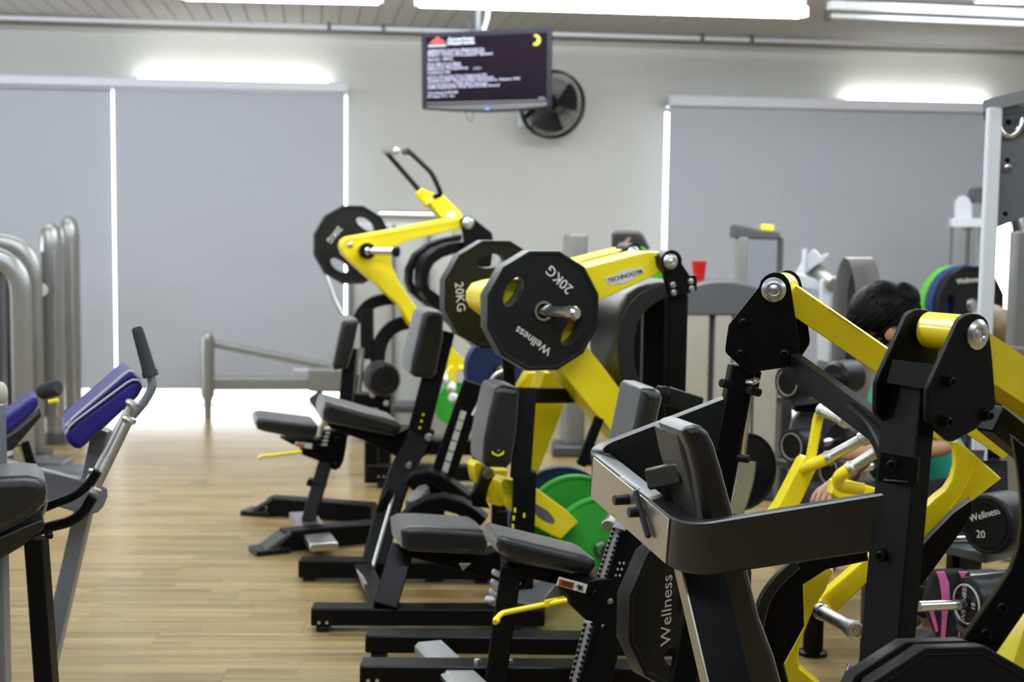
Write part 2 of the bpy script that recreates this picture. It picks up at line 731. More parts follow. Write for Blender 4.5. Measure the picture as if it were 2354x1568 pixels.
# ---- ceiling: slab and slats
bm = NB()
box(bm, (0.25, 3.7, CEIL + .07), 13.5, 15.8, .1)
ceil_ = struct('ceiling', bm, CEILM)
bm = NB()
box(bm, (0, 0, 0.006), .118, 3.2, .012, .003)
bmesh.ops.recalc_face_normals(bm, faces=bm.faces)
sme = bpy.data.meshes.new('ceiling_slat')
bm.to_mesh(sme)
bm.free()
sme.materials.append(CEILM)
for k in range(-36, 40):
    o = bpy.data.objects.new('ceiling_slat', sme)
    link(o)
    o.parent = ceil_
    q = wall_pt(k * .124, 0, 1.7)
    o.location = (q.x, q.y, CEIL)
    o.rotation_euler = (0, 0, WY)
# cornice and cable pipes along the back wall
bm = NB()
box_axes(bm, wall_pt(0.1, CEIL - .03, .035), WU, WN, Z, 6.2, .035, .03, .008)
struct('trim_1', bm, CEILM)
bm = NB()
tube(bm, [wall_pt(-4.4, CEIL - .03, .42), wall_pt(4.6, CEIL - .03, .42)], .016, 10)
pipe = struct('trim_2', bm, WHT)
for px in (10, 755, 875, 1580, 1690):
    u = wu(px, 60)[0]
    b2 = NB()
    box_axes(b2, wall_pt(u, CEIL - .015, .42), WU, WN, Z, .012, .022, .034, .003)
    put('pipe_clip', b2, DGY, pipe)
# ---- windows, pelmets, blinds
for k, o in ((1, o1), (2, o2)):
    bm = NB()
    f = .045
    for a in ((o[0], o[0] + .006, 0, o[3]), (o[1] - .006, o[1], 0, o[3]), (o[0], o[1], o[3] - f, o[3]), (o[0], o[1], 0, .006)):
        wallbox(bm, *a, t=.05, off=-.12)
    m_ = (o[0] + o[1]) / 2
    wallbox(bm, m_ - .03, m_ + .03, 0, o[3], t=.05, off=-.12)
    wn_ = struct('window_%d' % k, bm, WHT)
    for a in ((o[0], m_ - .03), (m_ + .03, o[1])):
        b2 = NB()
        wallbox(b2, a[0], a[1], .006, o[3] - f, t=.006, off=-.14)
        put('pane', b2, GLASS, wn_)
BO = .16


def blind(px0, px1, ytop, ybot, label, off=BO):
    u0, z1 = wu(px0, ytop, off)
    u1, _ = wu(px1, ytop, off)
    _, z0 = wu((max(px0, 0) + px1) / 2, ybot, off)
    t = thing('roller_blind', label, 'blind', wall_pt((u0 + u1) / 2, z0, off), 'grey roller blinds')
    bm = NB()
    wallbox(bm, u0, u1, z0 + .02, z1 + .035, t=.004, off=off)
    put('fabric', bm, BLIND, t)
    bm = NB()
    box_axes(bm, wall_pt((u0 + u1) / 2, z0 + .012, off), WU, WN, Z, (u1 - u0) / 2, .008, .014, .004)
    put('bottom_bar', bm, BLIND, t)
    return t


blind(-380, 256, 193, 893, 'grey roller blind at the far left, behind the silver machine towers', .12)
blind(261, 793, 203, 893, 'wide grey roller blind behind the silver reclining bench frame')
blind(1539, 1876, 245, 905, 'grey roller blind left of the seam, behind the red cup')
blind(1874, 2296, 252, 905, 'grey roller blind right of the seam, beside the white rack post', .145)


def pelmet(px0, px1, y0, y1, label):
    ua, za = wu(px0, y1, .22)
    ub, zb = wu(px1, y1, .22)
    _, zt = wu((max(px0, 0) + px1) / 2, y0, .22)
    z0 = (za + zb) / 2
    z0 = wu((max(px0, 0) + px1) / 2, y1, .22)[1]
    t = thing('blind_pelmet', label, 'pelmet', wall_pt((ua + ub) / 2, z0, .09), 'aluminium pelmets above the blinds')
    bm = NB()
    box_axes(bm, wall_pt((ua + ub) / 2, (z0 + zt) / 2, .205), WU, WN, Z, (ub - ua) / 2, .015, (zt - z0) / 2, .004)
    put('fascia', bm, PELM, t)
    bm = NB()
    box_axes(bm, wall_pt((ua + ub) / 2, zt - .075, .095), WU, WN, Z, (ub - ua) / 2, .095, .004)
    put('soffit', bm, PELM, t)
    return t, z0, zt


def cove(px0, px1, zt, label):
    ua, ub = wu(px0, 180, .07)[0], wu(px1, 180, .07)[0]
    t = thing('cove_lamp', label, 'lamp', wall_pt((ua + ub) / 2, zt - .06, .07), 'fluorescent tubes on the pelmets')
    bm = NB()
    box_axes(bm, wall_pt((ua + ub) / 2, zt - .045, .07), WU, WN, Z, (ub - ua) / 2 + .02, .022, .02, .004)
    put('batten', bm, WHT, t)
    bm = NB()
    cyl(bm, wall_pt(ua, zt + .018, .07), wall_pt(ub, zt + .018, .07), .022, seg=16)
    put('tube', bm, COVE, t)
    for u, s in ((ua, -1), (ub, 1)):
        bm = NB()
        box_axes(bm, wall_pt(u + s * .012, zt - .01, .07), WU, WN, Z, .012, .018, .026, .003)
        put('socket', bm, DGY, t)


_, z0, zt = pelmet(-380, 800, 181, 202, 'pale aluminium pelmet above the left window')
cove(318, 755, zt, 'lit white tube glowing above the left pelmet')
_, z0, zt = pelmet(1538, 2296, 227, 251, 'pale aluminium pelmet above the right window')
cove(1945, 2280, zt, 'lit white tube glowing above the right end of the right pelmet')
# ---- ceiling battens in view


def batten(pa, pb, z, m, label, tube_r=.03, lit=True, grp=None):
    a, b = onz(*pa, z), onz(*pb, z)
    d = (b - a).normalized()
    t = thing('ceiling_batten_lamp', label, 'lamp', (a + b) / 2 + Z * (CEIL - z), grp)
    bm = NB()
    beam(bm, a + Z * .06, b + Z * .06, .07, .05)
    put('batten_body', bm, WHT, t)
    bm = NB()
    beam(bm, a, b, .15 if lit else .03, .05 if lit else .03, bev=.012 if lit else .01, seg=2)
    put('diffuser' if lit else 'tube', bm, m, t)
    for s, q in ((1, a), (-1, b)):
        bm = NB()
        beam(bm, q + d * s * .004, q - d * s * .02, .05, .06)
        put('socket', bm, DGY if not lit else WHT, t)
        bm = NB()
        cyl(bm, q + d * s * .12 + Z * .06, V((q.x, q.y, CEIL)) + d * s * .12, .012, seg=10)
        put('hanger', bm, DGY, t)
    return t


batten((962, 2), (1848, 28), 2.56, TUBE, 'long lit white ceiling lamp above the television')
batten((420, -14), (872, -4), 2.56, TUBE, 'lit white ceiling lamp cut by the top edge, left of the television pole')
batten((2250, -10), (2620, 2), 2.56, TUBE, 'lit white ceiling lamp in the top right corner')
batten((1905, 36), (2480, 60), 2.62, WHT, 'unlit thin ceiling tube over the right window', lit=False)
# ================================================================== far things
# ---- television on a ceiling pole
TVN = V((-.13, -1, -.03)).normalized()
tvp = PL(1118, 160, 8.5, TVN)
c0 = hit(1118, 160, tvp)
tv = thing('television', 'black flat television with start-up text, hung from the ceiling on a grey pole', 'television', V((hit(1100, 60, tvp).x, hit(1100, 60, tvp).y + .05, CEIL)))
put('housing', plate([(968, 76), (1268, 63), (1266, 245), (1200, 254), (1120, 258), (1040, 256), (970, 251)], tvp, .055, .006), mat('blue_black_plastic', (.010, .010, .018), .5, ior=1.25), tv)
scr = mat('screen_glass', (0.006, 0.004, 0.006), 0.4, ior=1.04, emit=(0.12, 0.085, 0.13), estr=.07)
fp = (tvp[0] + TVN * .003, TVN)
sco = put('screen', plate([(979, 86), (1258, 75), (1256, 228), (982, 236)], (tvp[0] + TVN * .002, TVN), .004, 0), scr, tv)
put('speaker_bar', plate([(980, 243), (1257, 235), (1256, 243), (1190, 250), (1120, 253), (1040, 252), (981, 248)], fp, .004, .001), DGY, tv)
put('status_lamp', plate([(1117, 248), (1123, 248), (1123, 252), (1117, 252)], (tvp[0] + TVN * .005, TVN), .003, 0), mat('blue_led', (.1, .1, .8), emit=(.15, .15, 1), estr=3), tv)
TXT = mat('screen_text', (.1, .1, .1), emit=(0.62, 0.60, 1.0), estr=.85)
TX2 = mat('screen_title', (.1, .1, .1), emit=(0.70, 0.85, 1.0), estr=.95)
TXR = mat('screen_red', (.1, .0, .0), emit=(0.85, 0.06, 0.07), estr=.9)
TXY = mat('screen_lime', (.1, .1, .0), emit=(0.80, 0.90, 0.05), estr=1.0)
exv = (hit(1200, 152, fp) - hit(1000, 161, fp)).normalized()
eyv = TVN.cross(exv).normalized()


def tvt(s, x, y, wpx, size, m, name='screen_text', bold=.0):
    o = hit(x, y - (x - 1118) * .02, fp)
    me = text(s, o, exv, eyv, size, .0004, 'LEFT', bold)
    # stretch the line to its length on the screen
    L = max((v.co - o).dot(exv) for v in me.vertices)
    want = (hit(x + wpx, y, fp) - hit(x, y, fp)).length
    k = want / L
    for v in me.vertices:
        d = v.co - o
        a = d.dot(exv)
        v.co = v.co + exv * (a * (k - 1))
    put(name, me, m, sco)


put('screen_logo', plate([(985, 101), (1006, 83), (1027, 99)], fp, .001, 0), TXR, sco)
put('screen_logo', plate([(984, 104), (1026, 102), (1026, 106), (984, 108)], fp, .001, 0), TX2, sco)
tvt('American', 1029, 89, 61, .026, TX2, bold=.0015)
tvt('Megatrends', 1029, 98, 62, .026, TX2, bold=.0015)
LN = [('AMIBIOS(C) American Megatrends, Inc.', 114, 131), ('BIOS Date and Revision', 120, 131), ('CPU : Core Processor Speed', 126, 149), ('Speed : MHz', 134, 58),
      ('Press DEL to run Setup', 144, 76), ('Press F8 for Boot Menu', 150, 78), ('Memory Frequency', 156, 94), ('DDR3', 156, -1), ('Initializing USB', 164, 52),
      ('SATA Hard Disk Drive Detected OK', 174, 137), ('Primary Master and Slave Devices', 180, 152), ('AHCI Port : Hard Disk, Firmware, Status OK', 186, 214), ('Auto-Detecting USB Mass Storage', 193, 137), ('USB Keyboard, Hub and Drive found', 199, 165),
      ('Checking NVRAM', 211, 69), ('Press F1 to', 219, 62)]
for s, y, wd in LN:
    if wd < 0:
        tvt(s, 1088, y + 1, 18, .02, TXT)
    else:
        tvt(s, 983, y + 1, wd, .019, TXT, bold=.0006)
tvt('V02', 1237, 228, 15, .016, TXT)
sw = [(1231 + 12 * math.cos(a), 92 + 13 * math.sin(a)) for a in [(-1.9 + 3.9 * k / 14) for k in range(15)]]
sw += [(1229 + 6 * math.cos(a), 91 + 7 * math.sin(a)) for a in [(2.0 - 3.7 * k / 14) for k in range(15)]]
put('screen_logo', plate(sw, fp, .001, 0), TXY, sco)
put('screen_frame_line', plate([(982, 236), (1255, 229), (1255, 231), (982, 238.5)], fp, .001, 0), GRY, sco)
bm = NB()
q = tvp[0] - TVN * .16
pt = hit(1100, 40, (q, TVN))
cyl(bm, V((pt.x, pt.y, CEIL)), V((pt.x, pt.y, CEIL - .38)), .026, seg=20)
put('pole', bm, GRY, tv)
bm = NB()
box(bm, (pt.x, pt.y, CEIL - .015), .16, .16, .03, .006)
put('ceiling_plate', bm, WHT, tv)
bm = NB()
beam(bm, V((pt.x, pt.y, CEIL - .36)), c0 - TVN * .05, .08, .12)
put('bracket', bm, DGY, tv)
for dx, r in ((-18, .007), (14, .006), (20, .006)):
    bm = NB()
    a = hit(1098 + dx * 1.2, 10, (q, TVN))
    b_ = hit(1098 + dx * .8, 70, (tvp[0] - TVN * .07, TVN))
    tube(bm, [V((a.x, a.y, CEIL)), a.lerp(b_, .4) + V((.02 if dx > 0 else -.03, 0, 0)), b_], r, 8, .06)
    put('cable', bm, WHT if dx != -18 else DGY, tv)
bm = NB()
a = hit(1070, 256, (tvp[0] - TVN * .03, TVN))
tube(bm, [a, hit(1076, 276, (tvp[0] - TVN * .03, TVN)), hit(1085, 282, (tvp[0] - TVN * .03, TVN)), hit(1088, 258, (tvp[0] - TVN * .03, TVN))], .003, 6, .03)
put('cable', bm, DGY, tv)

# ---- wall fan
fanw = hit(1205, 272, wp(.0))
fc = P(1273, 242, 10.35)
fan = thing('wall_fan', 'round black wire wall fan half hidden behind the television', 'fan', fanw)
fn = V((.30, -.90, -.20)).normalized()
fx_, fy_, _ = frame(fn)
bm = NB()
for dd, rr in ((0, .237), (-.055, .24), (.03, .17), (-.10, .18)):
    ring = [fc + (fx_ * math.cos(2 * PI * k / 40) + fy_ * math.sin(2 * PI * k / 40)) * rr + fn * dd for k in range(40)]
    sweep(bm, ring, circ(.008 if rr > .2 else .0025, 6), up=fn, closed=True)
put('guard_rim', bm, BLK, fan)
bm = NB()
for k in range(60):
    a = 2 * PI * k / 60
    d_ = fx_ * math.cos(a) + fy_ * math.sin(a)
    tube(bm, [fc + d_ * .05 + fn * .05, fc + d_ * .17 + fn * .03, fc + d_ * .237], .0024, 4)
    tube(bm, [fc + d_ * .06 - fn * .12, fc + d_ * .18 - fn * .10, fc + d_ * .24 - fn * .055], .0024, 4)
put('guard_wire', bm, BLK, fan, kind='stuff')
bm = NB()
lathe(bm, fc - fn * .22, fn, [(0, 0), (0, .045), (.02, .065), (.11, .065), (.13, .03), (.20, .03), (.21, 0)], 20)
put('motor', bm, BLK, fan)
for k in range(3):
    a0 = 2 * PI * k / 3 + .4
    pts, pt2 = [], []
    bm = NB()
    rows = []
    for i in range(6):
        r_ = .03 + .17 * i / 5
        row = []
        for j in range(5):
            a = a0 + (j / 4 - .5) * (1.25 if i else 1.6)
            row.append(bm.verts.new(fc + (fx_ * math.cos(a) + fy_ * math.sin(a)) * r_ + fn * ((j / 4 - .5) * .06 - .03)))
        rows.append(row)
    for i in range(5):
        for j in range(4):
            bm.faces.new((rows[i][j], rows[i][j + 1], rows[i + 1][j + 1], rows[i + 1][j]))
    bmesh.ops.solidify(bm, geom=bm.faces[:], thickness=.004)
    put('blade', bm, DGY, fan)
bm = NB()
tube(bm, [fc - fn * .2, fc - fn * .26, fanw + WN * .06], .02, 10, .03)
put('arm', bm, BLK, fan)
bm = NB()
box_axes(bm, fanw + WN * .03, WU, WN, Z, .05, .03, .07, .01)
put('wall_mount', bm, WHT, fan)

# ---- silver towers at the far left


def utube(name, label, d, x0, x1, ytop, r, m, zbase=0.0, cat='machine'):
    a, b = P(x0, 700, d), P(x1, 700, d)
    zt = P((x0 + x1) / 2, ytop, d).z - r
    t = thing(name, label, cat, V(((a.x + b.x) / 2, (a.y + b.y) / 2, 0)), None)
    rad = min((b - a).length * .45, .2)
    pts = fillet([V((a.x, a.y, .03)), V((a.x, a.y, zt)), V((b.x, b.y, zt)), V((b.x, b.y, .03))], rad, 10)
    bm = NB()
    sweep(bm, pts, [(x * r * 1.7, y * r) for x, y in circ(1, 14)], up=V((0, -1, 0)), flip=False)
    put('hoop_frame', bm, m, t)
    for q in (a, b):
        bm = NB()
        box(bm, (q.x, q.y, .02), .16, .16, .04, .008)
        put('foot', bm, DGY, t)
    return t, a, b, zt


t, a, b, zt = utube('weight_tower', 'silver hoop-framed weight tower cut by the left edge, behind its twin', 8.3, -150, 75, 545, .034, SIL)
bm = NB()
box(bm, ((a.x + b.x) / 2 - .05, a.y + .05, zt / 2 + .05), (b - a).length * .72, .03, zt - .1, .05, 3)
put('back_panel', bm, GRY, t)
t, a, b, zt = utube('weight_tower', 'silver hoop-framed weight tower cut by the left edge, in front of its twin', 7.7, -190, 48, 575, .036, SIL)
bm = NB()
box(bm, ((a.x + b.x) / 2 - .04, a.y + .02, zt / 2 + .05), (b - a).length * .78, .03, zt - .1, .05, 3)
put('back_panel', bm, GRY, t)


def column(label, px0, px1, ytop, d, m, group=None, peak=True):
    a, b = P(px0, 700, d), P(px1, 700, d)
    w_ = (b - a).length
    zt = P((px0 + px1) / 2, ytop, d).z
    c = (a + b) / 2
    t = thing('machine_column', label, 'machine', V((c.x, c.y, 0)), group)
    bm = NB()
    pr = [(0, 0), (0, w_ / 2)] + [(zt - .14, w_ / 2), (zt - .08, w_ * .47), (zt - .03, w_ * .36), (zt - .008, w_ * .22), (zt, w_ * .1), (zt, 0)]
    lathe(bm, V((c.x, c.y, .0)), Z, pr, 26)
    put('casing', bm, m, t)
    for s in (-.28, .28):
        bm = NB()
        box(bm, (c.x + w_ * s, c.y - w_ * .45, zt * .5), .012, .03, zt - .34, .004)
        put('trim_strip', bm, ALU, t)
    bm = NB()
    lathe(bm, V((c.x, c.y, 0)), Z, [(0, 0), (0, w_ * .56), (.06, w_ * .56), (.08, w_ * .5), (.08, 0)], 26)
    put('plinth', bm, DGY, t)
    return t


lc = column('slim silver round-topped machine column, left one of the pair at far left', 93, 146, 512, 8.75, SIL)
column('slim silver round-topped machine column, right and taller of the pair at far left', 139, 185, 497, 9.2, SIL)
bm = NB()
lathe(bm, P(97, 667, 8.66), V((-.2, -1, 0)), [(0, 0), (0, .04), (.012, .04), (.012, 0)], 20)
put('round_sticker', bm, STK, lc)
# ---- silver reclining bench frame in front of the blind
d = 9.9
S = lambda x, y, dd=0.0: P(x, y, d + dd)
pz = S(478, 960)
rb = thing('bench_frame', 'silver reclining bench frame with upright post in front of wide blind', 'bench', V((pz.x, pz.y, 0)))
bm = NB()
w2 = .048
pr = [(0, 0), (0, w2 * .5), (.12, w2 * .55), (.17, w2), (S(478, 760).z - .06, w2), (S(478, 760).z - .01, w2 * .6), (S(478, 760).z, 0)]
lathe(bm, V((pz.x, pz.y, 0)), Z, pr, 20)
put('upright', bm, SIL, rb)
bm = NB()
beam(bm, S(488, 789), S(772, 846), .08, .05, bev=.012, seg=2)
put('top_rail', bm, SIL, rb)
bm = NB()
beam(bm, S(486, 881), S(720, 881), .08, .09, bev=.015, seg=2)
put('lower_rail', bm, SIL, rb)
bm = NB()
beam(bm, S(712, 870), S(800, 872), .18, .165, bev=.02, seg=2)
put('carriage', bm, SIL, rb)
bm = NB()
tube(bm, [S(717, 852), S(674, 850), S(674, 862)], .008, 8, .02)
put('latch_handle', bm, ALU, rb)
bm = NB()
q = S(722, 906)
beam(bm, q, V((q.x + .12, q.y, 0)), .09, .10, bev=.015)
put('leg', bm, DGY, rb)

# ---- grey weight tower behind the pulldown machine
d = 8.9
a, b = P(800, 700, d), P(1040, 700, d)
zt = P(900, 486, d).z
et = thing('weight_tower', 'grey shrouded weight tower behind the yellow pulldown arms', 'machine', V(((a.x + b.x) / 2, a.y, 0)))
bm = NB()
beam(bm, P(868, 494, d), P(1034, 497, d), .12, .055, bev=.02, seg=3)
put('top_rail', bm, ALU, et)
bm = NB()
box(bm, ((a.x + b.x) / 2, a.y + .05, (P(900, 512, d).z + .05) / 2), (b - a).length, .16, P(900, 512, d).z - .05, .02, 2)
put('shroud', bm, mat('pale_grey_shroud', (.36, .36, .345), .5), et)
for px in (808, 905, 985):
    q = P(px, 700, d - .06)
    bm = NB()
    box(bm, (q.x, q.y, .72), .02, .03, 1.3, .006)
    put('shroud_rib', bm, GRY, et)
bm = NB()
tube(bm, [P(742, 610, d - .1), P(752, 640, d - .1), P(770, 690, d - .1), P(786, 720, d - .1), P(800, 740, d - .1)], .014, 10)
put('side_tube', bm, ALU, et)
bm = NB()
beam(bm, P(905, 935, d - .15), P(1010, 935, d - .15), .2, .05, bev=.01)
put('base', bm, DGY, et)

# black arc machine in front of it, with a round roller
d = 7.9
q = P(880, 940, d)
ar = thing('leg_press_frame', 'black arched machine frame with chrome rods and a round roller', 'machine', V((q.x, q.y, 0)))
for pts, r in (([(822, 742), (832, 717), (852, 697), (880, 688), (935, 684)], .022), ([(868, 842), (869, 812), (877, 780), (900, 753), (925, 742), (960, 738)], .026)):
    bm = NB()
    pr = fillet([P(x, y, d) for x, y in pts], .08, 5)
    sweep(bm, pr, rect(r * 3, r * 2, .006), up=V((0, -1, 0)))
    put('arch', bm, BLK, ar)
bm = NB()
beam(bm, P(844, 712, d), P(844, 826, d), .07, .065, up=V((0, -1, 0)))
put('post', bm, BLK, ar)
bm = NB()
beam(bm, P(812, 860, d), P(790, 1000, d), .07, .06, up=V((0, -1, 0)))
put('post', bm, BLK, ar)
for x in (820, 832):
    bm = NB()
    cyl(bm, P(x + 3, 800, d - .05), P(x - 6, 905, d - .05), .011, seg=12)
    put('guide_rod', bm, CHR, ar)
rn = V((.35, -.93, 0)).normalized()
rc = P(886, 874, d - .15)
bm = NB()
lathe(bm, rc - rn * .16, rn, [(0, 0), (0, .085), (.03, .094), (.14, .094), (.16, .08), (.162, .05), (.155, .045), (.155, .015), (.165, .012), (.165, 0)], 28)
put('roller', bm, RUB, ar)
bm = NB()
beam(bm, P(890, 838, d), P(886, 874, d), .05, .06, up=V((0, -1, 0)))
put('roller_arm', bm, BLK, ar)
bm = NB()
beam(bm, P(800, 914, d), P(900, 925, d), .12, .07)
put('cross_bar', bm, BLK, ar)
bm = NB()
beam(bm, P(885, 905, d), V((P(885, 905, d).x, P(885, 905, d).y, 0)), .07, .07, up=V((0, -1, 0)))
put('post', bm, BLK, ar)
for x, y in ((857, 908), (862, 898), (888, 927)):
    bolt(ar, P(x, y, d - .1), (0, -1, 0), .012, .02, ALU)

# ---- far machines in the middle
u, v = P(1291, 700, 8.6), P(1349, 700, 8.6)
mc = thing('machine_column', 'grey flat-topped machine column behind the front weight plates', 'machine', V(((u.x + v.x) / 2, u.y, 0)))
zt = P(1320, 535, 8.6).z
bm = NB()
beam_s(bm, V(((u.x + v.x) / 2, u.y, .06)), V(((u.x + v.x) / 2, u.y, zt)), (.3, -.95, 0), (v.x - u.x) * .8, .14, .022, 3)
put('casing', bm, mat('mid_grey_casing', (.17, .17, .165), .4), mc)
bm = NB()
box(bm, ((u.x + v.x) / 2, u.y, .035), .24, .24, .07, .012)
put('plinth', bm, DGY, mc)
d = 8.3
q = P(1448, 560, d)
hp = thing('machine_headrest', 'black padded machine headrest before the bright window edge', 'machine', V((q.x, q.y, 0)))
put('pad', plate([(1406, 538), (1416, 530), (1468, 531), (1480, 540), (1497, 575), (1498, 640), (1405, 640)], PL(1448, 560, d), .1, .02, bres=2), VIN, hp)
put('badge', plate([(1430, 560), (1446, 545), (1450, 547), (1438, 566)], PL(1448, 560, d - .004), .006, .001), mat('tan_badge', (.30, .2, .1)), hp)
bm = NB()
beam(bm, P(1450, 620, d + .08), V((q.x, q.y + .08, 0)), .09, .07, up=V((0, -1, 0)))
put('post', bm, BLK, hp)
bm = NB()
box(bm, (q.x, q.y + .08, .03), .5, .4, .06, .01)
put('base', bm, BLK, hp)

# ---- tower with a clear shield
d = 8.7
a, b = P(1690, 700, d), P(1795, 700, d)
ct = thing('weight_tower', 'grey tower with dark cap and clear shield, a yellow box on top', 'machine', V(((a.x + b.x) / 2, a.y, 0)))
zt = P(1740, 545, d).z
for x0, x1, m, dep in ((1690, 1711, SIL, .16), (1786, 1794, DGY, .1)):
    u, v = P(x0, 700, d), P(x1, 700, d)
    bm = NB()
    box(bm, ((u.x + v.x) / 2, u.y, zt / 2), (v.x - u.x), dep, zt, .008, 2)
    put('side_post', bm, m, ct)
put('cap', plate([(1689, 548), (1691, 520), (1697, 517), (1712, 520), (1740, 527), (1780, 531), (1794, 535), (1795, 552)], PL(1740, 540, d - .1), .22, .012, bres=2), DGY, ct)
u, v = P(1711, 700, d), P(1786, 700, d)
bm = NB()
box(bm, ((u.x + v.x) / 2, u.y + .02, zt / 2 + .2), v.x - u.x, .008, zt - .4)
put('shield', bm, ACR, ct)
bm = NB()
box(bm, ((u.x + v.x) / 2, u.y, .05), .4, .3, .1, .01)
put('base', bm, DGY, ct)
ztop = P(1764, 532, d).z
yb = thing('small_box', 'small yellow box on top of the clear-shield tower', 'box', V((P(1764, 530, d).x, a.y, ztop)))
bm = NB()
u, v = P(1748, 530, d), P(1778, 530, d)
box(bm, ((u.x + v.x) / 2, u.y, (ztop - .005 + P(1764, 517, d).z) / 2), v.x - u.x, .06, P(1764, 517, d).z - ztop + .01, .005)
put('carton', bm, YST, yb)

# ---- dome-topped shroud with the red cup
d = 7.4
a, b = P(1580, 800, d), P(1795, 800, d)
dm = thing('weight_tower', 'beige shrouded weight tower with grey domed top under the red cup', 'machine', V(((a.x + b.x) / 2, a.y, 0)))
pl = PL(1680, 690, d)
put('domed_top', plate([(1572, 726), (1572, 668), (1590, 657), (1619, 648), (1650, 645), (1683, 646), (1720, 652), (1745, 659), (1790, 680), (1796, 726)], pl, .3, .015, bres=2), GRY, dm)
zs = P(1680, 724, d).z
xs = (1578, 1633, 1643, 1686, 1733, 1796)
for x0, x1, m in ((1578, 1632, BGE), (1642, 1685, BGE), (1686, 1734, BGE), (1736, 1795, BGE)):
    u, v = P(x0, 900, d), P(x1, 900, d)
    bm = NB()
    box(bm, ((u.x + v.x) / 2, a.y + .1, (zs + .08) / 2), v.x - u.x - .006, .14, zs - .08, .012, 2)
    put('shroud_panel', bm, m, dm)
bm = NB()
box(bm, ((a.x + b.x) / 2, a.y + .16, zs / 2), b.x - a.x - .03, .12, zs)
put('core', bm, GRY, dm)
bm = NB()
box(bm, ((a.x + b.x) / 2, a.y + .1, .04), b.x - a.x + .06, .4, .08, .012)
put('base', bm, DGY, dm)
put('warning_label', plate([(1757, 1048), (1777, 1048), (1777, 1112), (1757, 1112)], PL(1760, 1080, d + .025), .003, 0), STK, dm)
put('warning_label', plate([(1757, 1040), (1777, 1040), (1777, 1048), (1757, 1048)], PL(1760, 1080, d + .025), .003, 0), ORP, dm)
q = P(1606, 655, d + .12)
cz = P(1606, 650, d + .1)
q = P(1606, 652, d + .12)
cup = thing('cup', 'red plastic cup standing on the grey domed machine top', 'cup', V((q.x, q.y, cz.z)))
zt2 = P(1606, 601, d + .1).z
bm = NB()
H = zt2 - cz.z
lathe(bm, V((q.x, q.y, cz.z)), Z, [(0, 0), (0, .028), (H, .04), (H + .002, .042), (H, .038), (.004, .026), (.004, 0)], 28)
put('cup_wall', bm, RED, cup)

# ---- white lever machine and the bright hoop
d = 7.5
q = P(1890, 900, d)
wm = thing('cable_arm_machine', 'white machine with curved steel arm and slim white post', 'machine', V((q.x, q.y, 0)))
put('curved_arm', plate([(1828, 627), (1833, 619), (1847, 596), (1857, 586), (1869, 573), (1875, 576), (1887, 589), (1901, 581), (1904, 589), (1893, 601), (1874, 612), (1851, 630), (1838, 642)], PL(1865, 605, d, (-.3, -.95, 0)), .05, .006), WHT, wm)
bm = NB()
cyl(bm, P(1850, 572, d), P(1846, 640, d), .012, seg=12)
put('strut', bm, WHT, wm)
bm = NB()
cyl(bm, P(1868, 618, d + .1), P(1920, 655, d - .1), .045, seg=20, bev=.008)
put('cushion_roller', bm, SIL, wm)
bm = NB()
box(bm, (P(1889, 800, d).x, q.y, P(1889, 640, d).z / 2), .05, .06, P(1889, 640, d).z, .008)
put('post', bm, WHT, wm)
bm = NB()
beam(bm, P(1826, 640, d), P(1889, 660, d), .05, .06)
put('bracket', bm, WHT, wm)
bm = NB()
box(bm, (q.x, q.y, .03), .3, .5, .06, .01)
put('base', bm, WHT, wm)

d = 6.9
q = P(1965, 900, d)
hm = thing('arched_cover', 'polished grey arched machine cover behind the dark-haired person', 'machine', V((q.x, q.y, 0)))
arch = [(1912, 760), (1912, 715), (1915, 672), (1922, 632), (1931, 604), (1941, 591), (1950, 596), (1958, 618), (1965, 655), (1969, 700), (1970, 760)]
pts = [P(x, y, d) for x, y in arch]
pts = [V((pts[0].x, pts[0].y, .02))] + pts + [V((pts[-1].x, pts[-1].y, .02))]
wv = P(2016, 600, d + .12) - P(1955, 600, d)
bm = NB()
ra = [bm.verts.new(p) for p in pts]
rb_ = [bm.verts.new(p + wv) for p in pts]
fs = [bm.faces.new((ra[i], ra[i + 1], rb_[i + 1], rb_[i])) for i in range(len(pts) - 1)]
bmesh.ops.solidify(bm, geom=fs, thickness=.012)
put('hoop_band', bm, ALU, hm, ang=60)
bm = NB()
fs = bm.faces.new([bm.verts.new(p + wv * .55) for p in pts])
bmesh.ops.solidify(bm, geom=[fs], thickness=.01)
put('inner_panel', bm, DGY, hm)

# ---- white cable tower far right
d = 9.6
q = P(2225, 600, d)
cw = thing('cable_tower', 'white cable tower with rounded pulley bracket, behind the rack post', 'machine', V((q.x, q.y, 0)))
put('pulley_bracket', plate([(2195, 505), (2195, 470), (2199, 458), (2207, 451), (2218, 450), (2228, 456), (2234, 468), (2235, 505)], PL(2215, 480, d), .03, .004), WHT, cw)
bm = NB()
lathe(bm, P(2238, 449, d + .1), V((.5, -1, 0)), [(0, 0), (0, .055), (.03, .05), (.06, .055), (.06, 0)], 20)
put('pulley', bm, GRY, cw)
bm = NB()
beam(bm, P(2182, 512, d), P(2290, 512, d), .08, .06)
put('cross_bar', bm, WHT, cw)
for x, r, m in ((2189, .008, GRY), (2218, .016, SIL), (2236, .016, SIL), (2226, .014, GRY)):
    u = P(x, 512, d)
    bm = NB()
    cyl(bm, V((u.x, u.y, 0)), u, r, seg=12)
    put('guide_rod', bm, m, cw)
for x in (2270,):
    u = P(x, 450, d + .1)
    bm = NB()
    box(bm, (u.x, u.y, u.z / 2), .09, .09, u.z, .01)
    put('post', bm, WHT, cw)

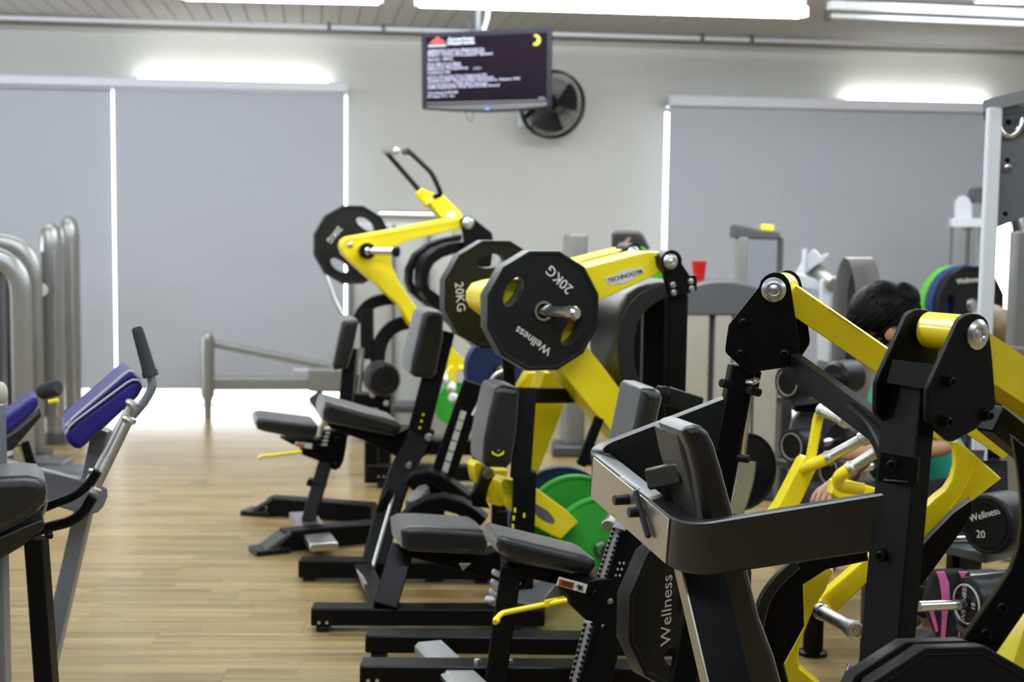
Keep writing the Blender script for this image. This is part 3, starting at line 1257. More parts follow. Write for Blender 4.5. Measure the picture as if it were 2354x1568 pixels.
# ---- weight plates racked behind the white post
d = 8.1
q = P(2230, 700, d)
pr_ = thing('plate_tree', 'grey plate tree holding discs behind the white rack post', 'rack', V((q.x, q.y + .2, 0)))
bm = NB()
box(bm, (q.x, q.y + .24, .55), .08, .08, 1.1, .01)
put('upright', bm, GRY, pr_)
bm = NB()
PN = V((.32, -.94, .05)).normalized()
cyl(bm, P(2234, 701, d) - PN * .3, P(2234, 701, d) + PN * .02, .024, seg=20)
put('peg', bm, CHR, pr_)
bm = NB()
box(bm, (q.x, q.y + .24, .03), .6, .5, .06, .01)
put('base', bm, GRY, pr_)
weight_plate('black weight plate outermost on the tree behind the white post', P(2234, 701, d), PN, .225, RUB, prints=(('Wellness', 1.75, .14, .04, .1),))
weight_plate('blue weight plate between the black and green ones on the plate tree', P(2234, 701, d) - PN * .06, PN, .225, BLP, sides=0, holes=0, thick=.055)
weight_plate('lime green weight plate innermost on the plate tree', P(2234, 701, d) - PN * .13, PN, .225, LIM, sides=0, holes=0, thick=.055)

# ---- white post and perforated plate of the rack at the right edge
d = 5.5
q = P(2266, 700, d)
zt = P(2273, 250, d).z
rk = thing('power_rack', 'white square rack post with grey perforated side plate at the right edge', 'rack', V((q.x, q.y, 0)))
bm = NB()
box(bm, (q.x, q.y, zt / 2), .05, .05, zt, .006)
put('post', bm, WHT, rk)
bm = NB()
box(bm, (q.x, q.y, .01), .16, .16, .02, .004)
put('foot', bm, WHT, rk)
pl = PL(2318, 380, d + .05, (-.25, -1, 0))
hl = []
for x, y, r in ((2318, 281, 7), (2316, 369, 6), (2311, 492, 6)):
    hl.append([(x + r * math.cos(2 * PI * k / 12), y + r * math.sin(2 * PI * k / 12)) for k in range(12)])
put('side_plate', plate([(2281, 527), (2288, 252), (2480, 205), (2470, 455)], pl, .012, .002, hl), GRY, rk)
bm = NB()
beam(bm, P(2268, 246, d), P(2480, 196, d - .35), .05, .05)
put('top_beam', bm, GRY, rk)
n_ = pl[1]
for x, y in ((2318, 281), (2316, 369), (2311, 492)):
    o = hit(x, y, (pl[0] - n_ * .02, n_))
    bm = NB()
    lathe(bm, o, n_, [(0, 0), (0, .016), (.006, .016), (.006, 0)], 14)
    put('bolt_end', bm, BLK, rk)
bm = NB()
tube(bm, [hit(2292, 262, (pl[0] + n_ * .03, n_)), hit(2300, 300, (pl[0] + n_ * .03, n_)), hit(2320, 316, (pl[0] + n_ * .03, n_)), hit(2344, 300, (pl[0] + n_ * .03, n_)), hit(2358, 262, (pl[0] + n_ * .03, n_)), hit(2375, 300, (pl[0] + n_ * .03, n_))], .012, 10, .05)
put('hook', bm, CHR, rk)
bm = NB()
o = hit(2316, 386, (pl[0], n_))
lathe(bm, o, n_, [(0, 0), (0, .016), (.02, .014), (.022, 0)], 14)
put('chrome_knob', bm, CHR, rk)
u = P(2342, 700, d + .6)
bm = NB()
box(bm, (u.x, u.y, P(2342, 530, d + .6).z / 2), .075, .09, P(2342, 530, d + .6).z, .01)
put('rear_post', bm, SIL, rk)
bm = NB()
beam(bm, P(2268, 253, d), P(2342, 540, d + .6), .03, .03)
put('brace', bm, GRY, rk)
bm = NB()
cyl(bm, P(2282, 808, d + .05), P(2350, 810, d + .3), .023, seg=20, bev=.004)
put('rack_bar', bm, GRY, rk)
# ================================================================== the row of yellow and black machines
LY = V((.35, -.935, 0)).normalized()      # sideways axis of the splayed arms
LP = V((.25, -.97, 0)).normalized()      # sideways axis of the seats and pads


def floorbeam(parent, px0, px1, d, ytop0, ybot0, dd=0.0, w=.09, name='base_beam', foot=None, screws=()):
    """black box-section beam lying along the floor; feet stand on the floor"""
    a, b = P(px0, ytop0, d), P(px1, ytop0, d + dd)
    h = a.z - P(px0, ybot0, d).z
    b.z = a.z
    bm = NB()
    n = V((0, 0, h / 2))
    back = V((0, w / 2, 0))
    beam(bm, a - n + back, b - n + back, w, h, bev=.005)
    o = put(name, bm, BLK, parent)
    if foot:
        for fx0, fx1 in foot:
            u, v = P(fx0, ybot0, d), P(fx1, ybot0, d)
            bm = NB()
            zt = a.z - h
            box(bm, ((u.x + v.x) / 2, a.y + w / 2, zt / 2), v.x - u.x, w * .9, max(zt, .01), .004)
            put('rubber_foot', bm, RUB, parent)
    for x, y in screws:
        bm = NB()
        q = P(x, y, d)
        lathe(bm, V((q.x, a.y + .001, q.z)), V((0, -1, 0)), [(0, 0), (0, .007), (.004, .006), (.005, 0)], 12)
        put('screw', bm, ALU, parent)
    return o


# ---------------------------------------------------------------- far pulldown machine
d = 7.45
q = P(1080, 700, d)
pd = thing('pulldown_machine', 'yellow armed plate-loaded pulldown machine with two black top handles', 'machine', V((q.x, q.y + .3, 0)))
pa = PL(930, 600, d, LY)
outer = [(1066, 497), (1000, 508), (904, 527), (800, 545), (789, 553), (785, 566), (790, 584), (818, 612), (868, 655), (917, 700), (945, 748), (985, 792), (1020, 822),
         (1040, 790), (1000, 745), (966, 716), (940, 682), (914, 640), (902, 612), (899, 592), (905, 574), (920, 561), (945, 552), (1000, 539), (1062, 525)]
put('lever_arm', plate(outer, pa, .085, .006), YEL, pd)
put('arm_rib', plate([(1062, 502), (905, 531), (800, 549), (800, 553), (905, 537), (1062, 510)], (pa[0] + LY * .003, LY), .006, .001), YEL, pd)
cap(pd, hit(1076, 513, (pa[0] + LY * .035, LY)), LY, .032)
put('pivot_bracket', plate([(1060, 505), (1066, 498), (1080, 496), (1094, 506), (1131, 535), (1136, 560), (1125, 640), (1085, 640), (1068, 562)], (pa[0] + LY * .03, LY), .02, .003), BLK, pd)
cap(pd, hit(805, 563, (pa[0] + LY * .002, LY)), LY, .016, CHR, 'end_bolt')
pg = hit(836, 576, pa)
bm = NB()
cyl(bm, pg - LY * .02, pg + LY * .06, .038, seg=20, bev=.004)
put('peg_collar', bm, YEL, pd)
bm = NB()
lathe(bm, pg + LY * .05, V((.9, -.42, 0)), [(0, 0), (0, .036), (.03, .036), (.03, .021), (.16, .021), (.16, .024), (.18, .022), (.18, 0)], 22)
put('peg', bm, CHR, pd)
bm = NB()
e = pg + LY * .05 + V((.9, -.42, 0)).normalized() * .165
lathe(bm, e, V((.9, -.42, 0)), [(0, 0), (0, .027), (.02, .026), (.024, 0)], 18)
put('peg_cap', bm, BLK, pd)
bm = NB()
cyl(bm, pg + LY * .045, pg + LY * .085, .042, seg=20)
put('peg_bushing', bm, BLK, pd)
# far arm with handles
db = 8.0
pb = PL(1030, 470, db, LY)
put('lever_arm', plate([(965, 442), (974, 435), (1004, 447), (1018, 447), (1064, 493), (1052, 505), (1020, 508)], pb, .09, .006), YEL, pd)
bm = NB()
cyl(bm, P(962, 440, db - .02), P(988, 470, db - .02), .03, seg=18, bev=.004)
put('handle_socket', bm, YEL, pd)
cap(pd, hit(1037, 499, (pb[0] + LY * .03, LY)), LY, .03)
bm = NB()
tube(bm, [P(968, 442, db), P(890, 352, db), P(886, 346, db)], .014, 12)
h = put('handle', bm, BLK, pd)
bm = NB()
tube(bm, [P(884, 347, db), P(893, 347, db - .05), P(906, 347, db - .12)], .0165, 12)
put('grip', bm, KNL, h)
bm = NB()
lathe(bm, P(904, 347, db - .11), P(920, 346.5, db - .2) - P(904, 347, db - .11), [(0, 0), (0, .021), (.03, .024), (.05, .02), (.055, 0)], 16)
put('grip_end', bm, ALU, h)
bm = NB()
tube(bm, fillet([P(998, 453, db - .1), P(1013, 448, db - .12), P(1011, 438, db - .14), P(993, 398, db - .14), P(942, 349, db - .1), P(936, 347, db - .06)], .03, 4), .014, 12)
h = put('handle', bm, BLK, pd)
bm = NB()
lathe(bm, P(937, 348, db - .09), V((-.4, 1, 0)), [(0, 0), (0, .02), (.05, .02), (.055, 0)], 14)
put('grip_end', bm, DGY, h)
# curved black uprights


def band(parent, outer, inner, pl, thick, m, name='curved_upright'):
    return put(name, plate(outer + inner[::-1], pl, thick, .004), m, parent)


band(pd, [(1062, 540), (1020, 549), (985, 562), (955, 585), (939, 618), (937, 648), (946, 672), (966, 690), (1010, 722), (1060, 770)],
     [(1062, 553), (1022, 562), (992, 575), (966, 596), (952, 622), (950, 646), (958, 664), (976, 680), (1020, 708), (1070, 752)], PL(1000, 610, 7.9, LY), .08, BLK)
band(pd, [(1068, 556), (1035, 560), (1006, 571), (982, 590), (969, 615), (966, 645), (972, 675), (990, 697), (1030, 735), (1100, 800)],
     [(1068, 582), (1042, 584), (1018, 592), (998, 606), (987, 626), (984, 648), (989, 664), (1006, 676), (1050, 712), (1110, 765)], PL(1000, 640, 7.55, LY), .12, BLK)
for x, dd in ((1110, 7.5), (1120, 8.0)):
    u = P(x, 640, dd)
    bm = NB()
    box(bm, (u.x, u.y + .05, (u.z + .1) / 2), .09, .09, u.z - .1, .006)
    put('upright', bm, BLK, pd)
# lower end of the arm with its hand grips
pl = PL(1050, 830, 7.25, LY)
put('handle_bracket', plate([(1031, 793), (1040, 800), (1080, 838), (1062, 852), (1046, 858), (1022, 834), (1020, 826)], pl, .03, .004), YEL, pd)
bm = NB()
tube(bm, fillet([P(1058, 846, 7.2), P(1094, 853, 7.15), P(1098, 885, 7.15), P(1080, 932, 7.15), P(1070, 925, 7.1)], .05, 4), .017, 12)
h = put('hand_lever', bm, YEL, pd)
bm = NB()
cyl(bm, P(1074, 925, 7.12), P(1042, 915, 7.0), .019, seg=16, bev=.003)
put('grip', bm, STK, h)
bm = NB()
lathe(bm, P(1044, 916, 7.02), P(1036, 912, 6.97) - P(1044, 916, 7.02), [(0, 0), (0, .024), (.02, .024), (.03, .015), (.03, 0)], 14)
put('grip_end', bm, STK, h)
for pts, g0, g1 in (([(1042, 846), (1036, 848), (1026, 866)], (1025, 866), (1017, 878)), ([(1044, 850), (1041, 862), (1040, 886)], (1040, 884), (1036, 898))):
    bm = NB()
    tube(bm, [P(x, y, 7.15) for x, y in pts], .016, 12)
    h = put('hand_lever', bm, YEL, pd)
    bm = NB()
    cyl(bm, P(*g0, 7.13), P(*g1, 7.1), .022, seg=16, bev=.004)
    put('grip', bm, STK, h)
floorbeam(pd, 842, 1140, 7.55, 1070, 1105, foot=((866, 888), (1090, 1120)), screws=((870, 1096), (882, 1096)))
floorbeam(pd, 846, 1130, 7.95, 1010, 1045, foot=((868, 890), (1090, 1110)))
bm = NB()
u = P(854, 1010, 7.6)
beam(bm, V((u.x, u.y, .02)), V((u.x, u.y, P(854, 1015, 7.6).z)), .07, .05, up=V((0, -1, 0)))
put('upright', bm, BLK, pd)
weight_plate('black twelve-sided weight plate on the far yellow pulldown arm, leftmost of the plates', P(812, 563, 7.98), LY, .225, RUB, rot=1.0, prints=(('20KG', 2.65, .12, .045, -2.27),))

# ---------------------------------------------------------------- adjustable bench, far
NB_ = {}


def tilted(parent, name, pts, pl, thick, m, bev=.02, fr=0.0, label=None):
    return put(name, plate(pts, pl, thick, bev, fr=fr, bres=3), m, parent, label, ang=50)


d = 6.45
q = P(740, 1100, d)
fb = thing('adjustable_bench', 'black adjustable bench with yellow lever, far one standing on the open floor', 'bench', V((q.x, q.y + .1, 0)), None)
pl = PL(660, 985, d, LP)
tilted(fb, 'seat', [(588, 972), (592, 963), (606, 960), (640, 964), (728, 975), (733, 982), (730, 1000), (722, 1008), (672, 1006), (606, 993), (592, 988)], pl, .26, VIN, .018)
tilted(fb, 'backrest', [(786, 742), (794, 735), (820, 733), (826, 742), (814, 800), (800, 848), (770, 852), (764, 842), (775, 790)], PL(795, 800, d, LP), .27, VIN, .02)
put('bracket', plate([(646, 1008), (736, 1010), (742, 990), (784, 988), (800, 1000), (796, 1030), (790, 1060), (782, 1076), (770, 1082), (752, 1074), (738, 1062), (695, 1046), (692, 1030), (668, 1020)], PL(740, 1040, d + .06, LP), .09, .004), BLK, fb)
bm = NB()
beam(bm, P(788, 1000, d + .1), P(806, 800, d + .1), .06, .05, up=V((0, -1, 0)))
put('back_post', bm, BLK, fb)
bm = NB()
beam(bm, P(748, 1065, d + .1), P(708, 1200, d + .02), .06, .07, up=V((0, -1, 0)))
put('post', bm, BLK, fb)
bm = NB()
beam(bm, P(731, 1105, d + .08), P(726, 1120, d + .08), .085, .09, up=V((0, -1, 0)))
put('post_collar', bm, BLK, fb)
for x0, y0, x1, y1, x2, y2 in ((582, 1183, 630, 1166, 860, 1190), (606, 1268, 660, 1252, 865, 1232)):
    a, b = onz(x0 + 26, y0), onz(x2, y2 + 12)
    dir_ = (b - a).normalized()
    bm = NB()
    beam(bm, a + Z * .05 + dir_ * .03, b + Z * .05, .09, .085, bev=.006)
    f_ = put('foot_rail', bm, BLK, fb)
    bm = NB()
    e0, e1 = a - dir_ * .1 + Z * .012, a + dir_ * .05 + Z * .012
    beam(bm, e0, e1, .12, .024, bev=.004)
    put('foot_pad', bm, RUB, f_)
    bm = NB()
    beam(bm, a - dir_ * .05 + Z * .018, a + dir_ * .055 + Z * .085, .11, .02, bev=.004)
    put('foot_cover', bm, DGY, f_)
a, b = onz(690, 1190, .055), onz(745, 1258, .055)
bm = NB()
beam(bm, a + V((0, .05, 0)), b, .12, .035, bev=.004)
put('cross_plate', bm, ALU, fb)
bm = NB()
tube(bm, [P(693, 1039, d - .02), P(640, 1045, d - .06), P(600, 1049, d - .08), P(594, 1054, d - .08)], .009, 8)
put('release_lever', bm, YEL, fb)
ps = PL(700, 1024, d - .004, LP)
put('sticker', plate([(679, 1016), (718, 1020), (717, 1032), (678, 1027)], ps, .003, 0), STK, fb)
put('sticker', plate([(682, 1018), (700, 1020), (699, 1029), (681, 1026)], (ps[0] + LP * .003, LP), .003, 0), ORP, fb)
for x, y in ((730, 1026), (768, 1068), (775, 1010)):
    bolt(fb, hit(x, y, PL(740, 1040, d + .055, LP)), LP, .012, .012)
bm = NB()
for k in range(5):
    u = P(754 - k * 2, 985 + k * 9, d + .08)
    box(bm, u, .03, .05, .012, .003)
put('toothed_rail', bm, BGE, fb)

# ---------------------------------------------------------------- press machine with small seat (behind the front plates)
d = 6.0
q = P(930, 1200, d)
sp_ = thing('shoulder_press_machine', 'black seat machine with upright grey-edged backrest, left of the big plates', 'machine', V((q.x + .1, q.y, 0)))
tilted(sp_, 'backrest', [(955, 868), (944, 858), (946, 830), (965, 752), (973, 722), (984, 713), (1010, 714), (1022, 724), (1020, 780), (1004, 860), (994, 872)], PL(980, 800, d, LP), .24, VIN, .022)
tilted(sp_, 'seat', [(750, 922), (766, 925), (912, 968), (924, 978), (922, 994), (905, 1004), (760, 975), (744, 966), (742, 945)], PL(830, 960, d, LP), .27, VIN, .022)
bm = NB()
beam(bm, P(1022, 760, d + .12), P(958, 1010, d + .12), .09, .10, up=V((0, -1, 0)))
put('back_post', bm, BLK, sp_)
put('seat_frame', plate([(752, 972), (905, 1000), (935, 985), (1000, 990), (990, 1040), (960, 1060), (930, 1060), (855, 1020), (760, 985)], PL(880, 1000, d + .09, LP), .12, .004), BLK, sp_)
for x, y in ((973, 953), (969, 968), (965, 983)):
    bm = NB()
    lathe(bm, P(x, y, d + .06), V((0, -1, 0)), [(0, 0), (0, .006), (.006, .006), (.006, 0)], 8)
    put('adjuster_mark', bm, YST, sp_)
for x, y in ((986, 1005), (940, 1070)):
    bolt(sp_, P(x, y, d + .0), (0, -1, 0), .013, .02, ALU)
bm = NB()
sweep(bm, [P(962, 1010, d + .1), P(925, 1080, d + .02), P(905, 1135, d - .06), P(880, 1220, d - .16), P(852, 1330, d - .28)], rect(.10, .085, .006), up=V((0, -1, 0)))
put('leg', bm, BLK, sp_)
bm = NB()
cyl(bm, P(905, 1138, d - .14), P(853, 1318, d - .34), .009, seg=10)
put('adjuster_rod', bm, ALU, sp_)
put('shin_guard', plate([(893, 1122), (874, 1150), (858, 1185), (849, 1220), (838, 1260), (830, 1300), (840, 1318), (862, 1230), (885, 1165), (905, 1140)], PL(870, 1200, d - .16), .05, .004), BLK, sp_)
put('foot_plate', plate([(818, 1308), (832, 1322), (870, 1392), (856, 1394), (838, 1362)], PL(845, 1350, 5.4, (-.4, -1, .3)), .012, .002), ALU, sp_)
floorbeam(sp_, 685, 1135, 5.68, 1290, 1330, foot=((694, 722), (1090, 1120)))
bm = NB()
beam(bm, P(835, 1310, 5.66), P(880, 1400, 5.2), .07, .05)
put('base_link', bm, BLK, sp_)

# slanted black support with its white scale strip
d = 5.95
sup = thing('seat_support', 'slanted black support with pale scale strip, between the two backrests', 'machine', V((P(1010, 1150, d).x, P(1010, 1150, d).y, 0)))
bm = NB()
beam(bm, P(1092, 880, d), P(992, 1165, d), .10, .10, up=V((0, -1, 0)))
put('post', bm, BLK, sup)
dirn = (P(1022, 1085, d - .058) - P(1066, 945, d - .058)).normalized()
bm = NB()
beam(bm, P(1066, 945, d - .055), P(1022, 1085, d - .055), .025, .004, up=V((0, -1, 0)), bev=0)
put('scale_strip', bm, STK, sup)
for k in range(5):
    bm = NB()
    u = P(1066 - 44 * (.15 + k * .17), 945 + 140 * (.15 + k * .17), d - .058)
    beam(bm, u - dirn * .002, u + dirn * .002, .025, .003, up=V((0, -1, 0)), bev=0)
    put('scale_mark', bm, ORP if k == 0 else DRK, sup)
for pts, dd in (([(940, 1112), (958, 1098), (985, 1093), (1010, 1100), (1040, 1122), (1068, 1145), (1100, 1160)], 5.85), ([(930, 1200), (955, 1172), (985, 1157), (1020, 1152), (1058, 1162), (1090, 1182), (1110, 1200)], 5.6)):
    bm = NB()
    sweep(bm, [P(x, y, dd) for x, y in pts], rect(.10, .055, .006), up=V((0, 0, 1)))
    put('curved_strut', bm, BLK, sup)
bm = NB()
beam(bm, P(975, 1130, 5.8), P(945, 1165, 5.65), .05, .05)
put('foot_link', bm, GRY, sup)
bm = NB()
beam(bm, P(1000, 1160, d), V((P(1000, 1160, d).x, P(1000, 1160, d).y, 0)), .08, .08, up=V((0, -1, 0)))
put('post', bm, BLK, sup)

# ---------------------------------------------------------------- chest press with the 20 kg plates
d = 5.25
q = P(1400, 1000, d)
cp = thing('chest_press_machine', 'yellow and black plate-loaded press machine carrying the two big black plates', 'machine', V((q.x, q.y + .3, 0)))
pa = PL(1300, 700, d, LY)
outer = [(1524, 580), (1488, 578), (1355, 612), (1140, 648), (1114, 656), (1101, 674), (1100, 694), (1108, 712), (1150, 745), (1230, 810), (1303, 872), (1346, 925), (1430, 1022),
         (1450, 926), (1392, 848), (1345, 790), (1328, 752), (1330, 730), (1350, 708), (1381, 691), (1524, 626)]
put('lever_arm', plate(outer, pa, .15, .007), YEL, cp)
cap(cp, hit(1541, 601, (pa[0] + LY * .05, LY)), LY, .029)
bm = NB()
o = hit(1541, 601, (pa[0] + LY * .038, LY))
lathe(bm, o - LY * .15, LY, [(0, 0), (0, .043), (.16, .043), (.16, .034), (.15, .03), (.15, 0)], 30)
put('pivot_housing', bm, BLK, cp)
put('pivot_bracket', plate([(1524, 610), (1522, 597), (1527, 585), (1541, 579), (1553, 583), (1562, 597), (1586, 633), (1602, 632), (1603, 667), (1580, 676), (1555, 683), (1540, 678), (1531, 640)], (pa[0] + LY * .03, LY), .03, .003), BLK, cp)
for x, y in ((1547, 655), (1549, 673), (1588, 647), (1590, 664)):
    bolt(cp, hit(x, y, (pa[0] + LY * .032, LY)), LY, .0085, .01, ALU)
bm = NB()
cyl(bm, hit(1507, 591, (pa[0] + LY * .002, LY)), hit(1507, 591, (pa[0] + LY * .005, LY)), .004, seg=10)
put('grub_screw', bm, DRK, cp)
# badge with its word
lp = (pa[0] + LY * .004, LY)
put('badge', plate([(1391, 640), (1424, 628), (1424, 625), (1452, 616), (1452, 620), (1478, 614), (1480, 628), (1458, 637), (1458, 642), (1424, 654), (1424, 650), (1404, 657), (1395, 648)], lp, .004, .0005), STK, cp)
bx = (hit(1478, 622, lp) - hit(1394, 646, lp)).normalized()
put('badge_lettering', text('TECHNOGYM', hit(1437, 635, lp) + LY * .001, bx, LY.cross(bx), .023, .0006, bold=.0004), DRK, cp)
# far arm
db = 5.95
pb = PL(1400, 600, db, LY)
put('lever_arm', plate([(1280, 625), (1340, 596), (1440, 571), (1458, 570), (1470, 577), (1468, 600), (1440, 608), (1335, 640), (1285, 650)], pb, .14, .006), YEL, cp)
o = hit(1455, 579, (pb[0] + LY * .03, LY))
bm = NB()
lathe(bm, o - LY * .1, LY, [(0, 0), (0, .036), (.11, .036), (.11, .028), (.1, .026), (.1, 0)], 26)
put('pivot_housing', bm, BLK, cp)
cap(cp, o + LY * .005, LY, .026)
bm = NB()
cyl(bm, hit(1427, 578, (pb[0] + LY * .002, LY)), hit(1427, 578, (pb[0] + LY * .005, LY)), .005, seg=10)
put('grub_screw', bm, DRK, cp)
put('lower_arm', plate([(1252, 856), (1312, 858), (1318, 880), (1297, 935), (1236, 1092), (1206, 1072), (1228, 926), (1240, 890)], PL(1260, 950, 5.75, LY), .10, .006), YEL, cp)
put('lower_arm', plate([(1214, 856), (1262, 858), (1248, 888), (1240, 930), (1190, 930), (1196, 888)], PL(1230, 890, 5.9, LY), .06, .005), YEL, cp)
# curved black frame and uprights
band(cp, [(1560, 646), (1519, 652), (1490, 663), (1463, 679), (1442, 703), (1428, 732), (1421, 768), (1420, 806), (1423, 845), (1430, 876), (1445, 905), (1475, 945)],
     [(1565, 676), (1535, 684), (1510, 695), (1491, 709), (1475, 727), (1465, 748), (1459, 781), (1458, 815), (1460, 845), (1468, 868), (1482, 888), (1510, 915)], PL(1440, 780, 5.33, LY), .26, GLS, 'curved_frame')
for x0, x1, dd in ((1480, 1532, 5.6), (1537, 1582, 5.4)):
    u, v = P(x0, 700, dd), P(x1, 700, dd)
    zt = P(x0, 675, dd).z
    bm = NB()
    box(bm, ((u.x + v.x) / 2, u.y + .05, zt / 2), v.x - u.x, .10, zt, .006)
    put('upright', bm, BLK, cp)
u = P(1530, 700, 5.5)
bm = NB()
box(bm, (u.x, u.y, .03), .3, .5, .06, .01)
put('base', bm, BLK, cp)
# peg carrying the front plate
fcen = hit(1250, 715, (pa[0] + LY * .085, LY))
bm = NB()
pdir = V((.72, -.69, .0)).normalized()
lathe(bm, fcen - LY * .02, pdir, [(0, 0), (0, .022), (.13, .021), (.135, .026), (.16, .026), (.17, .018), (.17, 0)], 26)
put('peg', bm, CHR, cp)
bm = NB()
bcen = hit(1140, 677, PL(1140, 677, 5.72, LY))
cyl(bm, bcen - LY * .1, bcen + LY * .03, .023, seg=20)
put('peg', bm, CHR, cp)
weight_plate('black twelve-sided 20 kg plate in front, the biggest and nearest of the pair', fcen, LY, .222, RUB, rot=2.57, thick=.075,
             prints=(('20KG', 1.07, .128, .052, 2.39), ('Wellness', 4.38, .112, .043, 2.56)))
weight_plate('black twelve-sided 20 kg plate half hidden behind the front one', bcen, LY, .222, RUB, rot=1.7, thick=.07,
             prints=(('20KG', 3.2, .15, .05, -PI / 2 + .1),))
# seat, backrest and their posts
d = 5.1
tilted(cp, 'backrest', [(1136, 900), (1142, 890), (1160, 886), (1190, 892), (1196, 900), (1190, 990), (1178, 1066), (1166, 1078), (1120, 1076), (1110, 1062), (1112, 1010), (1124, 950)], PL(1150, 980, d + .02, LP), .22, VIN, .024)
tilted(cp, 'seat', [(922, 1222), (938, 1212), (980, 1211), (1108, 1219), (1124, 1230), (1124, 1264), (1110, 1278), (945, 1270), (926, 1262)], PL(1020, 1240, d - .05, LP), .25, VIN, .024)
lg = (PL(1145, 1040, d + .015, LP)[0], LP)
sm = [(1131 + 28 * k / 8, 1036 + 9 * math.sin(PI * k / 8)) for k in range(9)] + [(1159 - 28 * k / 8, 1043 + 6 * math.sin(PI * k / 8)) for k in range(9)]
put('backrest_logo', plate(sm, lg, .003, 0), YST, cp)
put('backrest_logo', plate([(1146 + 4 * math.cos(a), 1036 + 3 * math.sin(a)) for a in [k * .52 for k in range(12)]], lg, .003, 0), GRY, cp)
bm = NB()
beam(bm, P(1196, 909, d + .15), P(1344, 909, d + .45), .055, .055)
put('cross_bar', bm, BLK, cp)
bm = NB()
beam(bm, P(1210, 892, d + .14), P(1196, 1100, d + .12), .075, .08, up=V((0, -1, 0)))
put('back_post', bm, BLK, cp)
bm = NB()
u, v = P(1206, 1082, d + .13), P(1196, 1420, d + .13)
beam(bm, u, V((v.x, v.y, 0.0)), .085, .095, up=V((0, -1, 0)))
put('post_sleeve', bm, BLK, cp)
for x, y in ((1184, 1173), (1181, 1191), (1179, 1210), (1205, 1185)):
    bm = NB()
    o = P(x, y, d + .07)
    box(bm, o, .008, .008, .016, .001)
    put('adjuster_mark', bm, YST, cp)
put('seat_frame', plate([(925, 1258), (945, 1266), (1115, 1275), (1200, 1250), (1200, 1330), (1150, 1340), (1060, 1312), (945, 1282)], PL(1050, 1280, d + .06, LP), .1, .004), BLK, cp)
bm = NB()
beam(bm, P(925, 1262, d + .06), P(884, 1400, d - .05), .085, .09, up=V((0, -1, 0)))
put('front_post', bm, BLK, cp)
floorbeam(cp, 713, 1252, 5.01, 1400, 1441, dd=.03, foot=((725, 756), (1200, 1235)), screws=((733, 1432), (751, 1432)))
put('gusset_plate', plate([(1055, 1296), (1082, 1296), (1064, 1312)], PL(1068, 1300, d - .05), .01, .001), ALU, cp)
bm = NB()
beam(bm, P(1262, 1330, d + .2), P(1205, 1400, d), .12, .05)
put('foot_rest', bm, GRY, cp)
# lower lever with cap, black link and foot arm
d = 5.45
pl = PL(1120, 1090, d, LY)
put('lower_lever', plate([(1088, 1072), (1096, 1062), (1112, 1066), (1138, 1080), (1168, 1080), (1166, 1120), (1155, 1165), (1130, 1160), (1122, 1130), (1094, 1108)], pl, .08, .005), YEL, cp)
put('link_plate', plate([(1110, 1088), (1114, 1077), (1124, 1073), (1134, 1080), (1136, 1094), (1124, 1120), (1118, 1150), (1128, 1170), (1090, 1165), (1082, 1140), (1098, 1118)], (pl[0] + LY * .03, LY), .025, .003), BLK, cp)
cap(cp, hit(1122, 1089, (pl[0] + LY * .032, LY)), LY, .021, GRY)
put('foot_arm', plate([(1150, 1110), (1160, 1100), (1228, 1118), (1302, 1172), (1330, 1200), (1290, 1240), (1270, 1232), (1220, 1205), (1160, 1160)], PL(1230, 1170, 5.3, LY), .09, .006), YEL, cp)
lp = (PL(1230, 1170, 5.3, LY)[0] + LY * .003, LY)
put('badge', plate([(1228, 1160), (1234, 1160), (1256, 1172), (1268, 1184), (1276, 1196), (1272, 1204), (1258, 1200), (1240, 1190), (1231, 1178)], lp, .003, 0), GRY, cp)
bm = NB()
cyl(bm, P(1446, 1128, 5.0), P(1398, 1210, 4.75), .024, seg=22, bev=.003)
put('plate_peg', bm, KNL, cp)
bm = NB()
cyl(bm, P(1382, 1262, 5.55), P(1395, 1268, 5.1), .024, seg=20)
put('plate_peg', bm, CHR, cp)
bm = NB()
beam(bm, P(1170, 1130, 5.5), P(1380, 1290, 5.7), .06, .06)
put('arm_shaft', bm, BLK, cp)
bm = NB()
beam(bm, P(1378, 960, 5.35), P(1335, 1070, 5.35), .035, .05, up=V((0, -1, 0)))
put('brace', bm, BLK, cp)
bm = NB()
tube(bm, fillet([P(1170, 830, 5.9), P(1165, 850, 5.9), P(1135, 862, 5.9), P(1115, 900, 5.9), P(1086, 955, 5.9)], .06, 4), .008, 8)
put('cable', bm, ALU, cp)
bm = NB()
beam(bm, P(1168, 815, 5.85), P(1172, 905, 5.85), .05, .06, up=V((0, -1, 0)))
put('rear_post', bm, BLK, cp)
GN = V((.12, -.99, .05)).normalized()
gc = P(1384, 1264, 5.45)
weight_plate('green round weight plate, front one of the two below the yellow arm', gc, GN, .20, GRN, sides=0, holes=0, thick=.05)
g2 = P(1324, 1210, 5.62)
weight_plate('green round weight plate, rear one peeking out behind its twin', g2, GN, .20, GRN, sides=0, holes=0, thick=.05)
weight_plate('blue round weight plate on edge behind the two green plates', P(1292, 1196, 5.85), GN, .218, BLP, sides=0, holes=0, thick=.05)
gp = thing('plate_tree', 'black plate stand hidden behind the front press machine', 'rack', V((P(1300, 900, 6.55).x, P(1300, 900, 6.55).y, 0)))
for (x, y, dd) in ((1462, 645, 6.42), (1150, 850, 6.6)):
    u = P(x, y, dd)
    bm = NB()
    box(bm, (u.x, u.y + .06, u.z / 2), .07, .07, u.z, .006)
    put('upright', bm, BLK, gp)
    bm = NB()
    cyl(bm, u + V((0, .06, 0)), u - V((0, .14, 0)), .022, seg=16)
    put('peg', bm, CHR, gp)
u, v = P(1462, 645, 6.42), P(1150, 850, 6.6)
bm = NB()
beam(bm, V((u.x, u.y + .06, .04)), V((v.x, v.y + .06, .04)), .08, .08)
